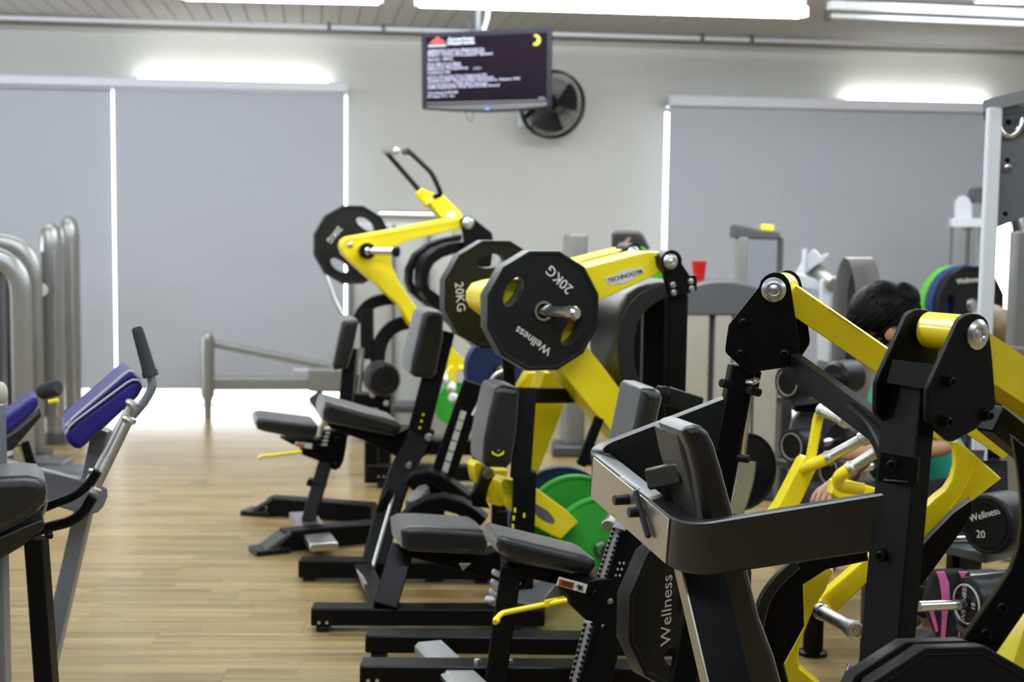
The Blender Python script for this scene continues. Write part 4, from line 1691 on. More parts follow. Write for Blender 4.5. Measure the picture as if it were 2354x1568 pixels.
put('base', bm, BLK, gp)
weight_plate('lime green weight plate hidden behind the grey arched frame and yellow arms', P(1452, 645, 6.3), LY, .155, LMB, sides=0, holes=0, thick=.05)
weight_plate('blue weight plate glimpsed behind the front black plates', P(1150, 850, 6.45), LY, .16, BLP, sides=0, holes=0, thick=.05)
weight_plate('green weight plate glimpsed low behind the yellow hand levers', P(1052, 930, 7.5), LY, .115, GRN, sides=0, holes=0, thick=.05)
# ================================================================== nearer things
# ---------------------------------------------------------------- adjustable bench, near
d = 4.25
q = P(1140, 1600, d)
nb = thing('adjustable_bench', 'black adjustable bench with yellow lever and orange sticker, near one before the green plates', 'bench', V((q.x + .2, q.y + .05, 0)))
tilted(nb, 'seat', [(1146, 1240), (1156, 1232), (1172, 1236), (1352, 1279), (1370, 1288), (1374, 1302), (1360, 1324), (1340, 1322), (1170, 1286), (1150, 1274), (1143, 1256)], PL(1260, 1275, d - .05, LP), .20, VIN, .022)
tilted(nb, 'backrest', [(1476, 900), (1484, 892), (1508, 893), (1522, 902), (1527, 918), (1510, 990), (1470, 1120), (1440, 1130), (1432, 1110), (1458, 985)], PL(1490, 950, d, LP), .22, VIN, .026)
bm = NB()
beam(bm, P(1522, 906, d + .1), P(1600, 930, d + .3), .05, .05)
put('back_bracket', bm, BLK, nb)
put('seat_frame', plate([(1165, 1290), (1350, 1326), (1376, 1336), (1372, 1372), (1300, 1366), (1284, 1345), (1215, 1330), (1200, 1352), (1172, 1350)], PL(1260, 1320, d + .03, LP), .09, .004), BLK, nb)
put('pivot_plate', plate([(1304, 1366), (1330, 1340), (1380, 1332), (1438, 1326), (1446, 1400), (1442, 1470), (1412, 1478), (1352, 1430), (1335, 1415), (1312, 1392)], PL(1380, 1400, d - .04, LP), .11, .005), BLK, nb)
for x, y, m in ((1367, 1364, BLK), (1403, 1382, ALU), (1437, 1437, ALU), (1386, 1439, ALU), (1381, 1453, ALU), (1377, 1468, ALU)):
    bolt(nb, hit(x, y, PL(1380, 1400, d - .045, LP)), LP, .007 if m is ALU else .01, .008, m)
bm = NB()
u = P(1176, 1300, d)
v = P(1128, 1640, d)
beam(bm, u, V((v.x, v.y, 0)), .062, .07, up=V((0, -1, 0)))
put('post', bm, BLK, nb)
bm = NB()
for k in range(4):
    o = P(1141 - k * 3, 1318 + k * 22, d - .01)
    box_axes(bm, o, V((.9, 0, -.43)), V((0, 1, 0)), V((.43, 0, .9)), .014, .014, .007, .003)
o = P(1126, 1378, d - .03)
box(bm, o, .03, .03, .016, .005)
put('toothed_rail', bm, PIP, nb)
a0, a1 = P(1468, 1168, d + .02), P(1350, 1610, d - .02)
bm = NB()
beam(bm, a0, V((a1.x, a1.y, 0.03)), .09, .085, up=V((0, -1, 0)))
put('slanted_rail', bm, BLK, nb)


def teeth(x0, y0, x1, y1, n, dd):
    bm = NB()
    u, v = P(x0, y0, dd), P(x1, y1, dd)
    dr_ = (v - u).normalized()
    sd_ = dr_.cross(V((0, -1, 0))).normalized()
    beam_s(bm, u, v, (0, -1, 0), .026, .01, bev=.002)
    r_ = put('toothed_rail', bm, PIP, nb)
    L_ = (v - u).length / n
    for k in range(n):
        c_ = u.lerp(v, (k + .5) / n) + V((0, -.006, 0))
        bm = NB()
        for s in (-1, 1):
            box_axes(bm, c_ + sd_ * (s * .010) + dr_ * (s * L_ * .2), (dr_ + sd_ * s * .8).normalized(), V((0, -1, 0)), (sd_ - dr_ * s * .8).normalized(), L_ * .30, .004, .004, .001)
        put('notch', bm, BLK, r_)
    return r_


teeth(1420, 1210, 1382, 1328, 11, d - .05)
teeth(1354, 1428, 1318, 1568, 11, d - .06)
bm = NB()
beam(bm, P(1440, 1160, d - .04), P(1424, 1218, d - .05), .035, .03, up=V((0, -1, 0)))
put('adjuster_block', bm, PIP, nb)
lp = PL(1400, 1310, d - .02, LP)
for k in range(3):
    o = P(1429 - k * 4.5, 1295 + k * 14, d - .035)
    for s in (-1, 1):
        bm = NB()
        box(bm, o + V((s * .006, 0, 0)), .006, .004, .007, .001)
        put('adjuster_mark', bm, PIP, nb)
bm = NB()
tube(bm, fillet([P(1302, 1380, d - .06), P(1230, 1394, d - .09), P(1152, 1410, d - .12), P(1140, 1426, d - .14), P(1138, 1431, d - .15)], .02, 4), .0085, 10)
h = put('release_lever', bm, YEL, nb)
bm = NB()
ell(bm, P(1141, 1426, d - .14), V((.011, 0, 0)), V((0, .011, 0)), V((0, 0, .012)), 12, 8)
put('lever_knob', bm, YEL, h)
bm = NB()
beam(bm, P(1298, 1379, d - .04), P(1252, 1388, d - .09), .008, .022, bev=.002)
put('lever_blade', bm, YEL, h)
ps = (PL(1316, 1346, d - .07, LP)[0], LP)
put('sticker', plate([(1286, 1327), (1351, 1344), (1345, 1364), (1279, 1346)], ps, .004, 0), STK, nb)
l2 = (ps[0] + LP * .002, LP)
put('sticker', plate([(1287, 1331), (1321, 1340), (1317, 1355), (1283, 1346)], l2, .003, 0), ORP, nb)
sx = (hit(1351, 1344, l2) - hit(1286, 1327, l2)).normalized()
for k in range(3):
    put('sticker_print', plate([(1290, 1334 + k * 4), (1318, 1341 + k * 4), (1317.5, 1342.5 + k * 4), (1289.5, 1335.5 + k * 4)], (ps[0] + LP * .003, LP), .002, 0), DRK, nb)
put('sticker_print', plate([(1330, 1342), (1336, 1348), (1341, 1346), (1338, 1353), (1342, 1358), (1334, 1355), (1328, 1356), (1331, 1350), (1324, 1346), (1331, 1347)], l2, .002, 0), DRK, nb)
for k in range(2):
    bm = NB()
    o = P(1190 + k * 2, 1322 + k * 18, d - .02)
    lathe(bm, o, V((0, -1, 0)), [(0, 0), (0, .008), (.006, .007), (.007, 0)], 10)
    put('screw', bm, ALU, nb)

# ---- two more base beams of the front machine, with bright diagonal struts
d = 4.72
q = P(1120, 1500, d)
bb = thing('floor_frame', 'black floor beams with pale diagonal plates in the lower middle', 'frame', V((q.x, q.y, 0)))
floorbeam(bb, 839, 1700, 4.66, 1461, 1503, dd=.0, foot=((851, 887), (1600, 1640)))
floorbeam(bb, 826, 1720, 4.28, 1531, 1595, dd=.02, foot=((840, 880), (1600, 1640)), screws=((846, 1566), (867, 1566)))
bm = NB()
a, b = onz(985, 1489, .09), onz(1100, 1600, .09)
beam(bm, a, b, .10, .05, bev=.012)
put('diagonal_plate', bm, ALU, bb)
bm = NB()
a, b = onz(1050, 1552, .118), onz(1110, 1625, .118)
beam(bm, a, b, .10, .02, bev=.004)
put('diagonal_plate', bm, ALU, bb)
for x in (1098, 1172):
    u = hit(x, 1526, PL(1100, 1530, 4.33))
    bm = NB()
    lathe(bm, V((u.x, u.y, P(826, 1531, 4.28).z)), Z, [(0, 0), (0, .012), (.01, .01), (.012, 0)], 10)
    put('screw', bm, ALU, bb)

# ---------------------------------------------------------------- lever machine where the person sits
d = 4.45
q = P(1900, 1300, d)
lm = thing('lever_machine', 'yellow lever machine with four chrome hand grips in front of the seated person', 'machine', V((q.x, q.y, 0)))
pl = PL(1850, 1100, d, LP)
put('lever_arm', plate([(1846, 1056), (1856, 1050), (1878, 1058), (1882, 1068), (1851, 1137), (1790, 1260), (1736, 1232), (1793, 1158)], pl, .05, .005), YEL, lm)
bm = NB()
sweep(bm, fillet([P(1862, 1062, d - .02), P(1872, 1010, d - .02), P(1881, 958, d - .02), P(1892, 944, d - .05)], .03, 4), rect(.03, .024, .006), up=V((0, -1, 0)))
put('grip_post', bm, YEL, lm)


def grip(x0, y0, d0, x1, y1, d1, r=.017, stub=None):
    a, b = P(x0, y0, d0), P(x1, y1, d1)
    L = (b - a).length
    bm = NB()
    lathe(bm, a, b - a, [(0, 0), (0, r * 1.25), (.012, r * 1.3), (.018, r * 1.05), (.022, r), (L - .03, r), (L - .026, r * 1.3), (L - .004, r * 1.35), (L, r * 1.1), (L, r * .55), (L - .006, r * .5), (L - .006, 0)], 24)
    g = put('hand_grip', bm, KNL, lm)
    if stub:
        bm = NB()
        tube(bm, fillet([P(*s) for s in stub] + [a], .03, 4), r * 1.12, 14)
        put('grip_stub', bm, YEL, lm)


grip(1888, 942, d - .04, 1949, 969, d - .16)
grip(1899, 1055, d - .05, 1996, 1002, d - .1, stub=[(1850, 1078, d), (1862, 1070, d - .03)])
grip(1952, 1079, d - .2, 2032, 1028, d - .24, stub=[(1985, 1125, d - .15), (1930, 1118, d - .15), (1926, 1098, d - .17), (1938, 1088, d - .19)])
put('lever_arm', plate([(1918, 1106), (1934, 1100), (1990, 1115), (2100, 1150), (2080, 1190), (1930, 1150), (1912, 1135)], PL(1950, 1130, d - .1, LP), .04, .006), YEL, lm)
bm = NB()
lathe(bm, P(1998, 1000, d - .1), V((.5, -.8, .1)), [(0, 0), (0, .018), (.05, .02), (.052, 0)], 16)
put('grip_end', bm, CHR, lm)
# round foot with flange standing on the floor
u = onz(1868, 1504)
bm = NB()
lathe(bm, V((u.x, u.y, 0)), Z, [(0, 0), (0, .048), (.012, .048), (.016, .034), (.16, .034), (.30, .034), (.3, 0)], 28)
put('pedestal_foot', bm, BLK, lm)
bm = NB()
beam(bm, V((u.x, u.y, .28)), P(1850, 1180, d), .06, .06)
put('main_post', bm, BLK, lm)
u2 = onz(2010, 1515)
bm = NB()
beam(bm, V((u2.x, u2.y + .05, 0)), P(2010, 1180, d + .1), .06, .06, up=V((0, -1, 0)))
put('rear_post', bm, BLK, lm)
bm = NB()
beam(bm, P(1860, 1195, d), P(2220, 1160, d + .5), .06, .06)
put('seat_rail', bm, BLK, lm)
sr = P(2215, 1150, 4.95)
bm = NB()
box(bm, V((sr.x, sr.y, .40)), .36, .34, .07, .03, 3)
put('seat', bm, VIN, lm)
bm = NB()
box(bm, V((sr.x, sr.y, .185)), .08, .08, .37, .006)
put('seat_post', bm, BLK, lm)
dk = weight_plate('black weight plate standing behind the left upright of the foreground machine', P(1712, 1085, 4.9), V((.45, -.9, 0)), .135, RUB, sides=0, holes=0, thick=.04, prints=())
bm = NB()
cyl(bm, P(1712, 1085, 4.9), P(1712, 1085, 4.9) + V((.0, .3, 0)), .02, seg=16)
put('plate_peg', bm, CHR, lm)
bm = NB()
beam(bm, P(1712, 1085, 4.9) + V((0, .2, 0)), V((P(1712, 1085, 4.9).x, P(1712, 1085, 4.9).y + .2, 0)), .06, .06, up=V((0, -1, 0)))
put('plate_post', bm, BLK, lm)
bm = NB()
cyl(bm, P(1722, 870, 4.75), P(1690, 1160, 4.75), .017, seg=16)
put('guide_rod', bm, CHR, lm)
bm = NB()
pr = fillet([P(1686, 1180, 4.7), P(1700, 1145, 4.7), P(1712, 1100, 4.7), P(1716, 1060, 4.7)], .1, 4)
sweep(bm, pr, rect(.06, .03, .005), up=V((0, -1, 0)))
put('curved_strip', bm, SIL, lm)


# ---------------------------------------------------------------- people
def skin_body(name, joints, edges, m, parent, root=0, sub=2):
    me = bpy.data.meshes.new(name)
    off = rootloc(parent)
    me.from_pydata([tuple(V(j[0]) - off) for j in joints], edges, [])
    o = bpy.data.objects.new(name, me)
    link(o)
    o.parent = parent
    mod = o.modifiers.new('skin', 'SKIN')
    mod.use_smooth_shade = True
    sv = me.skin_vertices[0].data
    for i, j in enumerate(joints):
        r = j[1]
        sv[i].radius = r if isinstance(r, tuple) else (r, r)
    sv[root].use_root = True
    s = o.modifiers.new('sub', 'SUBSURF')
    s.levels = sub
    s.render_levels = sub
    me.materials.append(m)
    dg = bpy.context.evaluated_depsgraph_get()
    ev = o.evaluated_get(dg)
    m2 = bpy.data.meshes.new_from_object(ev)
    o.modifiers.clear()
    o.data = m2
    m2.name = name
    m2.materials.clear()
    m2.materials.append(m)
    m2.polygons.foreach_set('use_smooth', [True] * len(m2.polygons))
    return o


def person(label, base, hip, chest, neck, head, fwd, armL, armR, legL, legR, hair, top, bottom, tail):
    """joints are world points; fwd is the way the face looks"""
    t = thing('person', label, 'person', base)
    fwd = V(fwd).normalized()
    side = Z.cross(fwd).normalized()          # the person's left
    belly = hip.lerp(chest, .5)
    hl, hr = hip + side * .09, hip - side * .09
    J = [(hip, (.13, .11)), (belly, (.125, .10)), (chest, (.135, .10)), (neck, (.055, .055)), (head - Z * .03, (.075, .085)), (head + Z * .05, (.078, .09))]
    E = [(0, 1), (1, 2), (2, 3), (3, 4), (4, 5)]
    # jaw and nose
    J += [(head - Z * .065 + fwd * .06, (.035, .03)), (head - Z * .01 + fwd * .105, (.012, .016))]
    E += [(4, 6), (4, 7)]
    for arm, s in ((armL, 1), (armR, -1)):
        k = len(J)
        sh, el, wr = arm
        J += [(sh, (.05, .05)), (el, (.038, .038)), (wr, (.026, .022)), (wr + (wr - el).normalized() * .06, (.036, .018))]
        E += [(2, k), (k, k + 1), (k + 1, k + 2), (k + 2, k + 3)]
        hd = (wr - el).normalized()
        pr = hd.cross(Z).normalized()
        for f in range(4):
            i = len(J)
            b0 = wr + hd * .075 + pr * ((f - 1.5) * .018)
            L = (.028, .034, .032, .024)[f]
            J += [(b0, .0095), (b0 + hd * L - Z * .008, .0085), (b0 + hd * (L * 1.3) - Z * (.02 + L * .4), .0075)]
            E += [(k + 3, i), (i, i + 1), (i + 1, i + 2)]
        i = len(J)
        J += [(wr + hd * .04 + pr * s * .03 - Z * .01, .011), (wr + hd * .075 + pr * s * .035 - Z * .025, .009)]
        E += [(k + 3, i), (i, i + 1)]
    for leg, h in ((legL, hl), (legR, hr)):
        k = len(J)
        kn, an = leg
        J += [(h, (.085, .085)), (kn, (.058, .058)), (kn.lerp(an, .35) , (.052, .052)), (an, (.034, .034)), (an + fwd * .10 - Z * .03, (.035, .025)), (an + fwd * .17 - Z * .045, (.03, .018))]
        E += [(0, k), (k, k + 1), (k + 1, k + 2), (k + 2, k + 3), (k + 3, k + 4), (k + 4, k + 5)]
    body = skin_body('body', J, E, SKN, t)
    # ears, eyes, mouth
    for s in (1, -1):
        bm = NB()
        ell(bm, head + side * (s * .092) - Z * .022 - fwd * .01, side * .016, fwd * .022 + Z * .004, Z * .034, 12, 8)
        put('ear', bm, SKN, t)
        bm = NB()
        ell(bm, head + side * (s * .032) + fwd * .083 + Z * .012, side * .013, fwd * .01, Z * .008, 10, 8)
        put('eye', bm, STK, t)
    bm = NB()
    ell(bm, head + fwd * .092 - Z * .052, side * .022, fwd * .008, Z * .006, 10, 6)
    put('mouth', bm, mat('lips', (.35, .11, .09), .5), t)
    # hair: cap with uneven lower edge, plus gathered tail
    bm = NB()
    hc = head + Z * .022 - fwd * .012
    ell(bm, hc, side * .108, fwd * .122, (side.cross(fwd)) * .116, 32, 20)
    for v in bm.verts:
        r = v.co - hc
        f_, z_ = r.dot(fwd), r.dot(fwd.cross(side))
        if f_ > .05 and z_ < -.025:          # open the face
            v.co = v.co - fwd * (f_ - .04) * .8
        elif z_ < -.03 and f_ > -.055:      # cut high round the ear and nape
            v.co = v.co.lerp(hc, .34)
        elif z_ < -.06:
            v.co = v.co + Z * (.4 * (-.06 - z_))
        v.co += V((random.uniform(-1, 1), random.uniform(-1, 1), random.uniform(-1, 1))) * .0022
    for c_, a_ in tail:
        ell(bm, c_, V((a_[0], 0, 0)), V((0, a_[1], 0)), V((0, 0, a_[2])), 16, 10)
    # combed strands lying on the cap, drawn back to the gathered tail
    ax3 = (side * .110, fwd * .124, side.cross(fwd) * .118)
    tl = tail[0][0]
    for k in range(170):
        a, b = random.uniform(-1.5, 1.5), random.uniform(-.05, 1.25)
        p0 = V((math.sin(a) * math.cos(b), math.cos(a) * math.cos(b), math.sin(b)))
        q = tl - hc
        q = V((q.dot(side) / .11, q.dot(fwd) / .124, q.dot(side.cross(fwd)) / .118)).normalized()
        pts = []
        for i in range(7):
            s_ = p0.lerp(q, i / 6)
            if s_.length < .2:
                s_ = s_ + V((0, 0, .5))
            s_ = s_.normalized() * (1.0 + .02 * math.sin(i * 1.3 + k))
            pts.append(hc + ax3[0] * s_.x + ax3[1] * s_.y + ax3[2] * s_.z)
        tube(bm, pts, random.uniform(.0012, .003), 4)
    put('hair', bm, hair, t, ang=180)
    # clothing follows the torso
    sL, sR = armL[0], armR[0]
    TJ = [(hip, (.142, .122)), (belly, (.138, .113)), (chest, (.148, .113)), (neck - Z * .03, (.075, .07))]
    TE = [(0, 1), (1, 2), (2, 3)]
    for arm in (armL, armR):
        k = len(TJ)
        TJ += [(arm[0], .062), (arm[0].lerp(arm[1], .5), .054)]
        TE += [(2, k), (k, k + 1)]
    skin_body('shirt', TJ, TE, top, t)
    BJ = [(hip - Z * .02, (.145, .125))]
    BE = []
    for leg, h in ((legL, hl), (legR, hr)):
        k = len(BJ)
        BJ += [(h, (.098, .098)), (leg[0], (.07, .07)), (leg[0].lerp(leg[1], .5), (.058, .058)), (leg[0].lerp(leg[1], .92), (.043, .043))]
        BE += [(0, k), (k, k + 1), (k + 1, k + 2), (k + 2, k + 3)]
    skin_body('trousers', BJ, BE, bottom, t)
    for leg in (legL, legR):
        bm = NB()
        c_ = leg[1] + fwd * .07 - Z * .04
        ell(bm, V((c_.x, c_.y, .045)), fwd * .14, side * .05, Z * .045, 16, 10)
        put('shoe', bm, DGY, t)
    return t


hip = V((P(2190, 1120, 4.95).x, P(2190, 1120, 4.95).y, .53))
hd = P(2022, 742, 4.85)
person('person with dark gathered hair in teal shirt, seated and leaning forward behind the machine', V((hip.x - .2, hip.y, 0)),
       hip, P(2095, 945, 4.9), P(2050, 840, 4.87), hd, (-.9, -.03, -.36),
       (P(2105, 900, 4.72), P(2185, 1030, 4.68), P(1975, 1042, 4.62)),
       (P(2030, 905, 5.06), P(2000, 1040, 5.05), P(1912, 1120, 4.75)),
       (P(2045, 1190, 4.72), V((P(2145, 1480, 4.85).x, P(2145, 1480, 4.85).y, .10))),
       (P(2000, 1180, 5.05), V((P(2165, 1440, 5.15).x, P(2165, 1440, 5.15).y, .10))),
       HAR, TEA, CLO,
       [(P(2076, 690, 4.82), (.058, .058, .062)), (P(2090, 740, 4.86), (.045, .045, .075)), (P(2093, 800, 4.9), (.032, .035, .07)), (P(2046, 692, 4.84), (.06, .06, .055))])
hip = V((P(2300, 1010, 6.5).x, P(2300, 1010, 6.5).y, .5))
hd = P(2276, 770, 6.5)
bench_c = hip
st = thing('stool', 'low black bench seat under the brown-haired person, hidden behind the right bracket', 'stool', V((hip.x, hip.y, 0)))
bm = NB()
box(bm, V((hip.x, hip.y, .35)), .4, .36, .07, .025, 3)
put('seat', bm, VIN, st)
for sx in (-.15, .15):
    for sy in (-.12, .12):
        bm = NB()
        cyl(bm, V((hip.x + sx, hip.y + sy, 0)), V((hip.x + sx, hip.y + sy, .33)), .02, seg=12)
        put('leg', bm, BLK, st)
up = hd - hip
person('person with brown hair, mostly hidden behind the right pivot bracket', V((hip.x, hip.y, 0)),
       hip, hip + up * .5, hip + up * .78, hd, (.2, 1, -.1),
       (hip + up * .62 + V((-.17, 0, 0)), hip + up * .3 + V((-.2, .08, 0)), hip + V((-.12, .3, .1))),
       (hip + up * .62 + V((.17, 0, 0)), hip + up * .3 + V((.2, .08, 0)), hip + V((.12, .3, .1))),
       (hip + V((-.1, .4, .0)), V((hip.x - .1, hip.y + .42, .1))),
       (hip + V((.1, .4, .0)), V((hip.x + .1, hip.y + .42, .1))),
       HAB, CLO, CLO, [(hd + V((.03, -.05, .0)), (.085, .07, .1))])


# ---------------------------------------------------------------- dumbbells and their racks
def dumbbell(label, c, axis, R, L, m=RUB, ringm=BGE, marks=(), grp=None, hl=.16, both=True, xup=None):
    """c is the outer face of the near head; axis points from that face inwards"""
    axis = V(axis).normalized()
    t = thing('dumbbell', label, 'dumbbell', c + axis * (L / 2), grp)
    n = -axis
    for k, s in ((0, 1), (1, -1)):
        if k and not both:
            break
        o = c + axis * (hl if k == 0 else L - hl)
        bm = NB()
        lathe(bm, o, n * s, [(0, 0), (0, R * .8), (.012, R * .95), (.025, R), (hl - .02, R), (hl - .006, R * .95), (hl - .003, R * .86), (hl - .006, R * .82), (hl - .006, 0)], 36)
        hd_ = put('head', bm, m, t)
        bm = NB()
        lathe(bm, c + n * .0 if k == 0 else c + axis * L, n * s, [(-.006, R * .74), (-.002, R * .74), (-.002, R * .69), (-.006, R * .69), (-.006, R * .74)], 36)
        put('face_ring', bm, ringm, hd_)
        if k == 0:
            ex, ey, _ = frame(n)
            for s_, x, y, size, a, mm in marks:
                e1 = ex * math.cos(a) + ey * math.sin(a)
                e2 = ex * -math.sin(a) + ey * math.cos(a)
                put('lettering', text(s_, c + ex * x + ey * y - n * .0055, e1, e2, size), mm, hd_)
    bm = NB()
    cyl(bm, c + axis * (hl - .01), c + axis * (L - hl + .01), .017, seg=18)
    put('handle', bm, CHR, t)
    return t


G1 = 'dumbbells on the grey side rack'
AX = V((.72, .69, 0))
dumbbell('black round dumbbell, top one on the grey rack left of the slanted black beam', P(1808, 880, 5.6), (.8, .6, 0), .07, .40, marks=(), grp=G1, hl=.13)
dumbbell('black round dumbbell, below and left of the chrome grips', P(1818, 1027, 5.6), (.8, .6, 0), .072, .40, marks=(), grp=G1, hl=.13)
dumbbell('black round dumbbell, partly hidden behind the chrome grips', P(1903, 1084, 5.5), (.85, .5, 0), .068, .38, marks=(), grp=G1, hl=.12)
d = 5.75
q = P(1860, 1150, d)
dr = thing('dumbbell_rack', 'grey dumbbell rack with rounded side panel, left of the seated person', 'rack', V((q.x, q.y, 0)))
u = P(1805, 850, 6.15)
bm = NB()
box(bm, (u.x, u.y, u.z / 2), .05, .12, u.z, .006)
put('end_post', bm, DGY, dr)
put('side_panel', plate([(1815, 1160), (1815, 1000), (1822, 968), (1840, 945), (1868, 935), (1890, 940), (1912, 960), (1920, 1000), (1920, 1160)], PL(1860, 1000, 5.95), .04, .006), GRY, dr)
put('panel_box', plate([(1890, 960), (1935, 965), (1935, 1130), (1890, 1130)], PL(1910, 1040, 5.9), .1, .006), DGY, dr)
u, v = P(1820, 922, 5.9), P(1884, 922, 5.9)
bm = NB()
box(bm, ((u.x + v.x) / 2, u.y, u.z), v.x - u.x, .12, .075, .006)
put('cradle_box', bm, BLK, dr)
for y in (918, 1066):
    bm = NB()
    a = P(1800, y, 5.62)
    beam(bm, a + V((.02, .06, -.015)), a + V((.32, .28, -.015)), .10, .03)
    put('shelf_rail', bm, DGY, dr)
bm = NB()
a = P(1886, 1122, 5.52)
beam(bm, a + V((-.02, .04, -.015)), a + V((.34, .26, -.015)), .12, .03)
put('shelf_rail', bm, DGY, dr)
for px in (1828, 1912):
    u = P(px, 1160, 5.97)
    bm = NB()
    box(bm, (u.x, u.y, u.z / 2 + .05), .05, .05, u.z + .1, .005)
    put('leg', bm, GRY, dr)
bm = NB()
sweep(bm, fillet([P(1892, 830, 5.9), P(1882, 880, 5.9), P(1884, 930, 5.9)], .06, 4), rect(.045, .03, .006), up=V((0, -1, 0)))
put('rack_arm', bm, SIL, dr)

G2 = 'dumbbells on the low rack at right'
dumbbell('large black dumbbell with pale lettering, right of the yellow gusset plate', P(2266, 1207, 4.5), (.80, .60, -.02), .098, .44, grp=G2, hl=.15,
         marks=(('Wellness', -.01, .03, .032, .42, PRT), ('20', -.02, -.035, .034, .15, PRT)), ringm=RUB)
dumbbell('black dumbbell with a pale oval ring badge, lying beside the pink straps', P(2219, 1389, 4.32), (.93, .37, 0), .082, .46, grp=G2, hl=.2,
         marks=(('WELLNESS', -.012, .0, .024, PI / 2, STK), ('10', .03, 0, .024, PI / 2, STK)), ringm=STK)
bm = NB()
cyl(bm, P(2219, 1389, 4.32) + V((-.005, -.002, 0)), P(2112, 1394, 4.26), .016, seg=18)
bar = put('steel_bar', bm, CHR)
tag(bar, 'short bright steel bar running from the ringed dumbbell to the black post', 'bar')
d = 4.6
q = P(2250, 1300, d)
lr = thing('dumbbell_rack', 'low grey dumbbell rack behind the right curved brace', 'rack', V((q.x + .2, q.y + .2, 0)))
for px, py, pd_, w_, m in ((2120, 1240, 4.75, .03, CHR), (2120, 1258, 4.85, .04, WHT)):
    a = P(px, py, pd_)
    bm = NB()
    cyl(bm, a, a + V((.62, .1, 0)), w_ / 2, seg=16)
    put('rail', bm, m, lr)
a = P(2105, 1334, 4.45)
bm = NB()
cyl(bm, a, a + V((.6, .22, -.02)), .023, seg=18)
put('rail', bm, SIL, lr)
for x in (2238, 2400):
    u = P(x, 1300, 4.85)
    bm = NB()
    box(bm, (u.x, u.y + .03, .28), .06, .06, .56, .006)
    put('upright', bm, DGY, lr)
    bm = NB()
    box(bm, (u.x, u.y - .1, .02), .10, .5, .04, .01)
    put('foot', bm, GRY, lr)
bm = NB()
a = P(2235, 1288, 4.6)
beam(bm, a + V((0, .08, 0)), a + V((.4, .38, 0)), .16, .03)
put('saddle', bm, GRY, lr)
a = P(2200, 1452, 4.32)
bm = NB()
beam(bm, a + V((.03, .03, 0)), a + V((.42, .18, 0)), .14, .03)
put('saddle', bm, GRY, lr)
for s in (.1, .34):
    u = a + V((s, s * .4 + .03, 0))
    bm = NB()
    box(bm, (u.x, u.y, u.z / 2), .05, .05, u.z, .004)
    put('foot_post', bm, GRY, lr)
# straps hung over the rail
sd = 4.38
hs = thing('exercise_straps', 'black and pink straps hanging over the rail beside the ringed dumbbell', 'straps', P(2190, 1490, sd))
pl = PL(2180, 1400, sd, (-.1, -1, 0))
put('black_strap', plate([(2142, 1326), (2150, 1316), (2212, 1314), (2232, 1320), (2232, 1400), (2222, 1450), (2198, 1490), (2164, 1490), (2142, 1440), (2124, 1400), (2130, 1360)], pl, .05, .008), CLO, hs)
for pts in ([(2153, 1316), (2172, 1315), (2182, 1340), (2185, 1378), (2178, 1420), (2172, 1486), (2162, 1486), (2166, 1420), (2165, 1370), (2160, 1336)], [(2204, 1315), (2226, 1315), (2212, 1332)], [(2205, 1450), (2216, 1440), (2202, 1476)], [(2135, 1400), (2146, 1400), (2158, 1450), (2152, 1455)]):
    put('pink_strap', plate(pts, (pl[0] + V((0, -.006, 0)), pl[1]), .01, .002), PNK, hs)
# ================================================================== foreground rowing machine
q = P(1900, 1568, 3.2)
rm = thing('rowing_machine', 'large glossy black rowing machine with yellow arms filling the right foreground', 'machine', V((q.x, q.y, 0)))
V1 = V((.05, .12, 0))
n1 = V((-.16, -.985, 0)).normalized()
br1 = [(1744, 660), (1749, 645), (1758, 635), (1768, 629), (1779, 626), (1792, 627), (1803, 632), (1812, 642), (1817, 655), (1820, 672), (1829, 731), (1838, 792), (1836, 803), (1812, 840), (1805, 845),
       (1722, 857), (1714, 855), (1680, 822), (1670, 813), (1667, 806), (1670, 778), (1675, 747)]
p1 = PL(1778, 666, 3.45, n1)
put('pivot_bracket', plate(br1, p1, .012, .002), BLK, rm)
c1 = hit(1778.5, 666, p1)
sh = c1 + V1
lp, ex, ey = loops2d([br1], p1)
put('pivot_bracket', plate2d(lp, p1[0] + V1, ex, ey, .012, .002), BLK, rm)
cap(rm, c1, n1, .0298)
for x, y in ((1708, 742), (1702, 813), (1803, 813)):
    bolt(rm, hit(x, y, p1), n1, .0095, .012)
bm = NB()
cyl(bm, c1 + V1 * .08, c1 + V1 * .9, .037, seg=36)
put('roller', bm, YEL, rm)
# left arm: upper limb, corner gusset, lower limb
mid1 = c1 + V1 * .5
a1 = P(2301, 1062, 3.72)
bm = NB()
dirv = (P(2160, 925, 3.66) - P(1835, 715, 3.56)).normalized()
beam(bm, mid1 + dirv * .01 - Z * .003, P(2312, 1022, 3.74), .07, .066, up=V((0, -.22, 1)), bev=.0025)
put('upper_arm', bm, YEL, rm)
bm = NB()
beam(bm, P(1905, 712, 3.5) + V((.0, -.0, .002)), P(2020, 790, 3.56), .002, .0015, bev=0)
put('arm_groove', bm, GRY, rm)
pg = PL(2220, 1110, 3.72, n1)
put('gusset', plate([(2100, 960), (2189, 1012), (2206, 1016), (2302, 1101), (2191, 1187), (2187, 1180), (2147, 1221), (1996, 1338), (1920, 1411), (1900, 1420), (1876, 1412), (1868, 1396), (1876, 1382), (1990, 1284), (2060, 1230),
                      (2150, 1145), (2172, 1128), (2188, 1103), (2195, 1075), (2195, 1045), (2189, 1022), (2100, 990)], pg, .06, .005), YEL, rm)
put('gusset_rib', plate([(2234, 1046), (2238, 1046), (2236, 1080), (2226, 1110), (2212, 1138), (2190, 1168), (2189, 1176), (2183, 1178), (2186, 1166), (2208, 1136), (2222, 1108), (2232, 1080)], (pg[0] + n1 * .006, n1), .006, .002), YEL, rm)
hb = hit(1888, 1400, (pg[0] + n1 * .01, n1))
bm = NB()
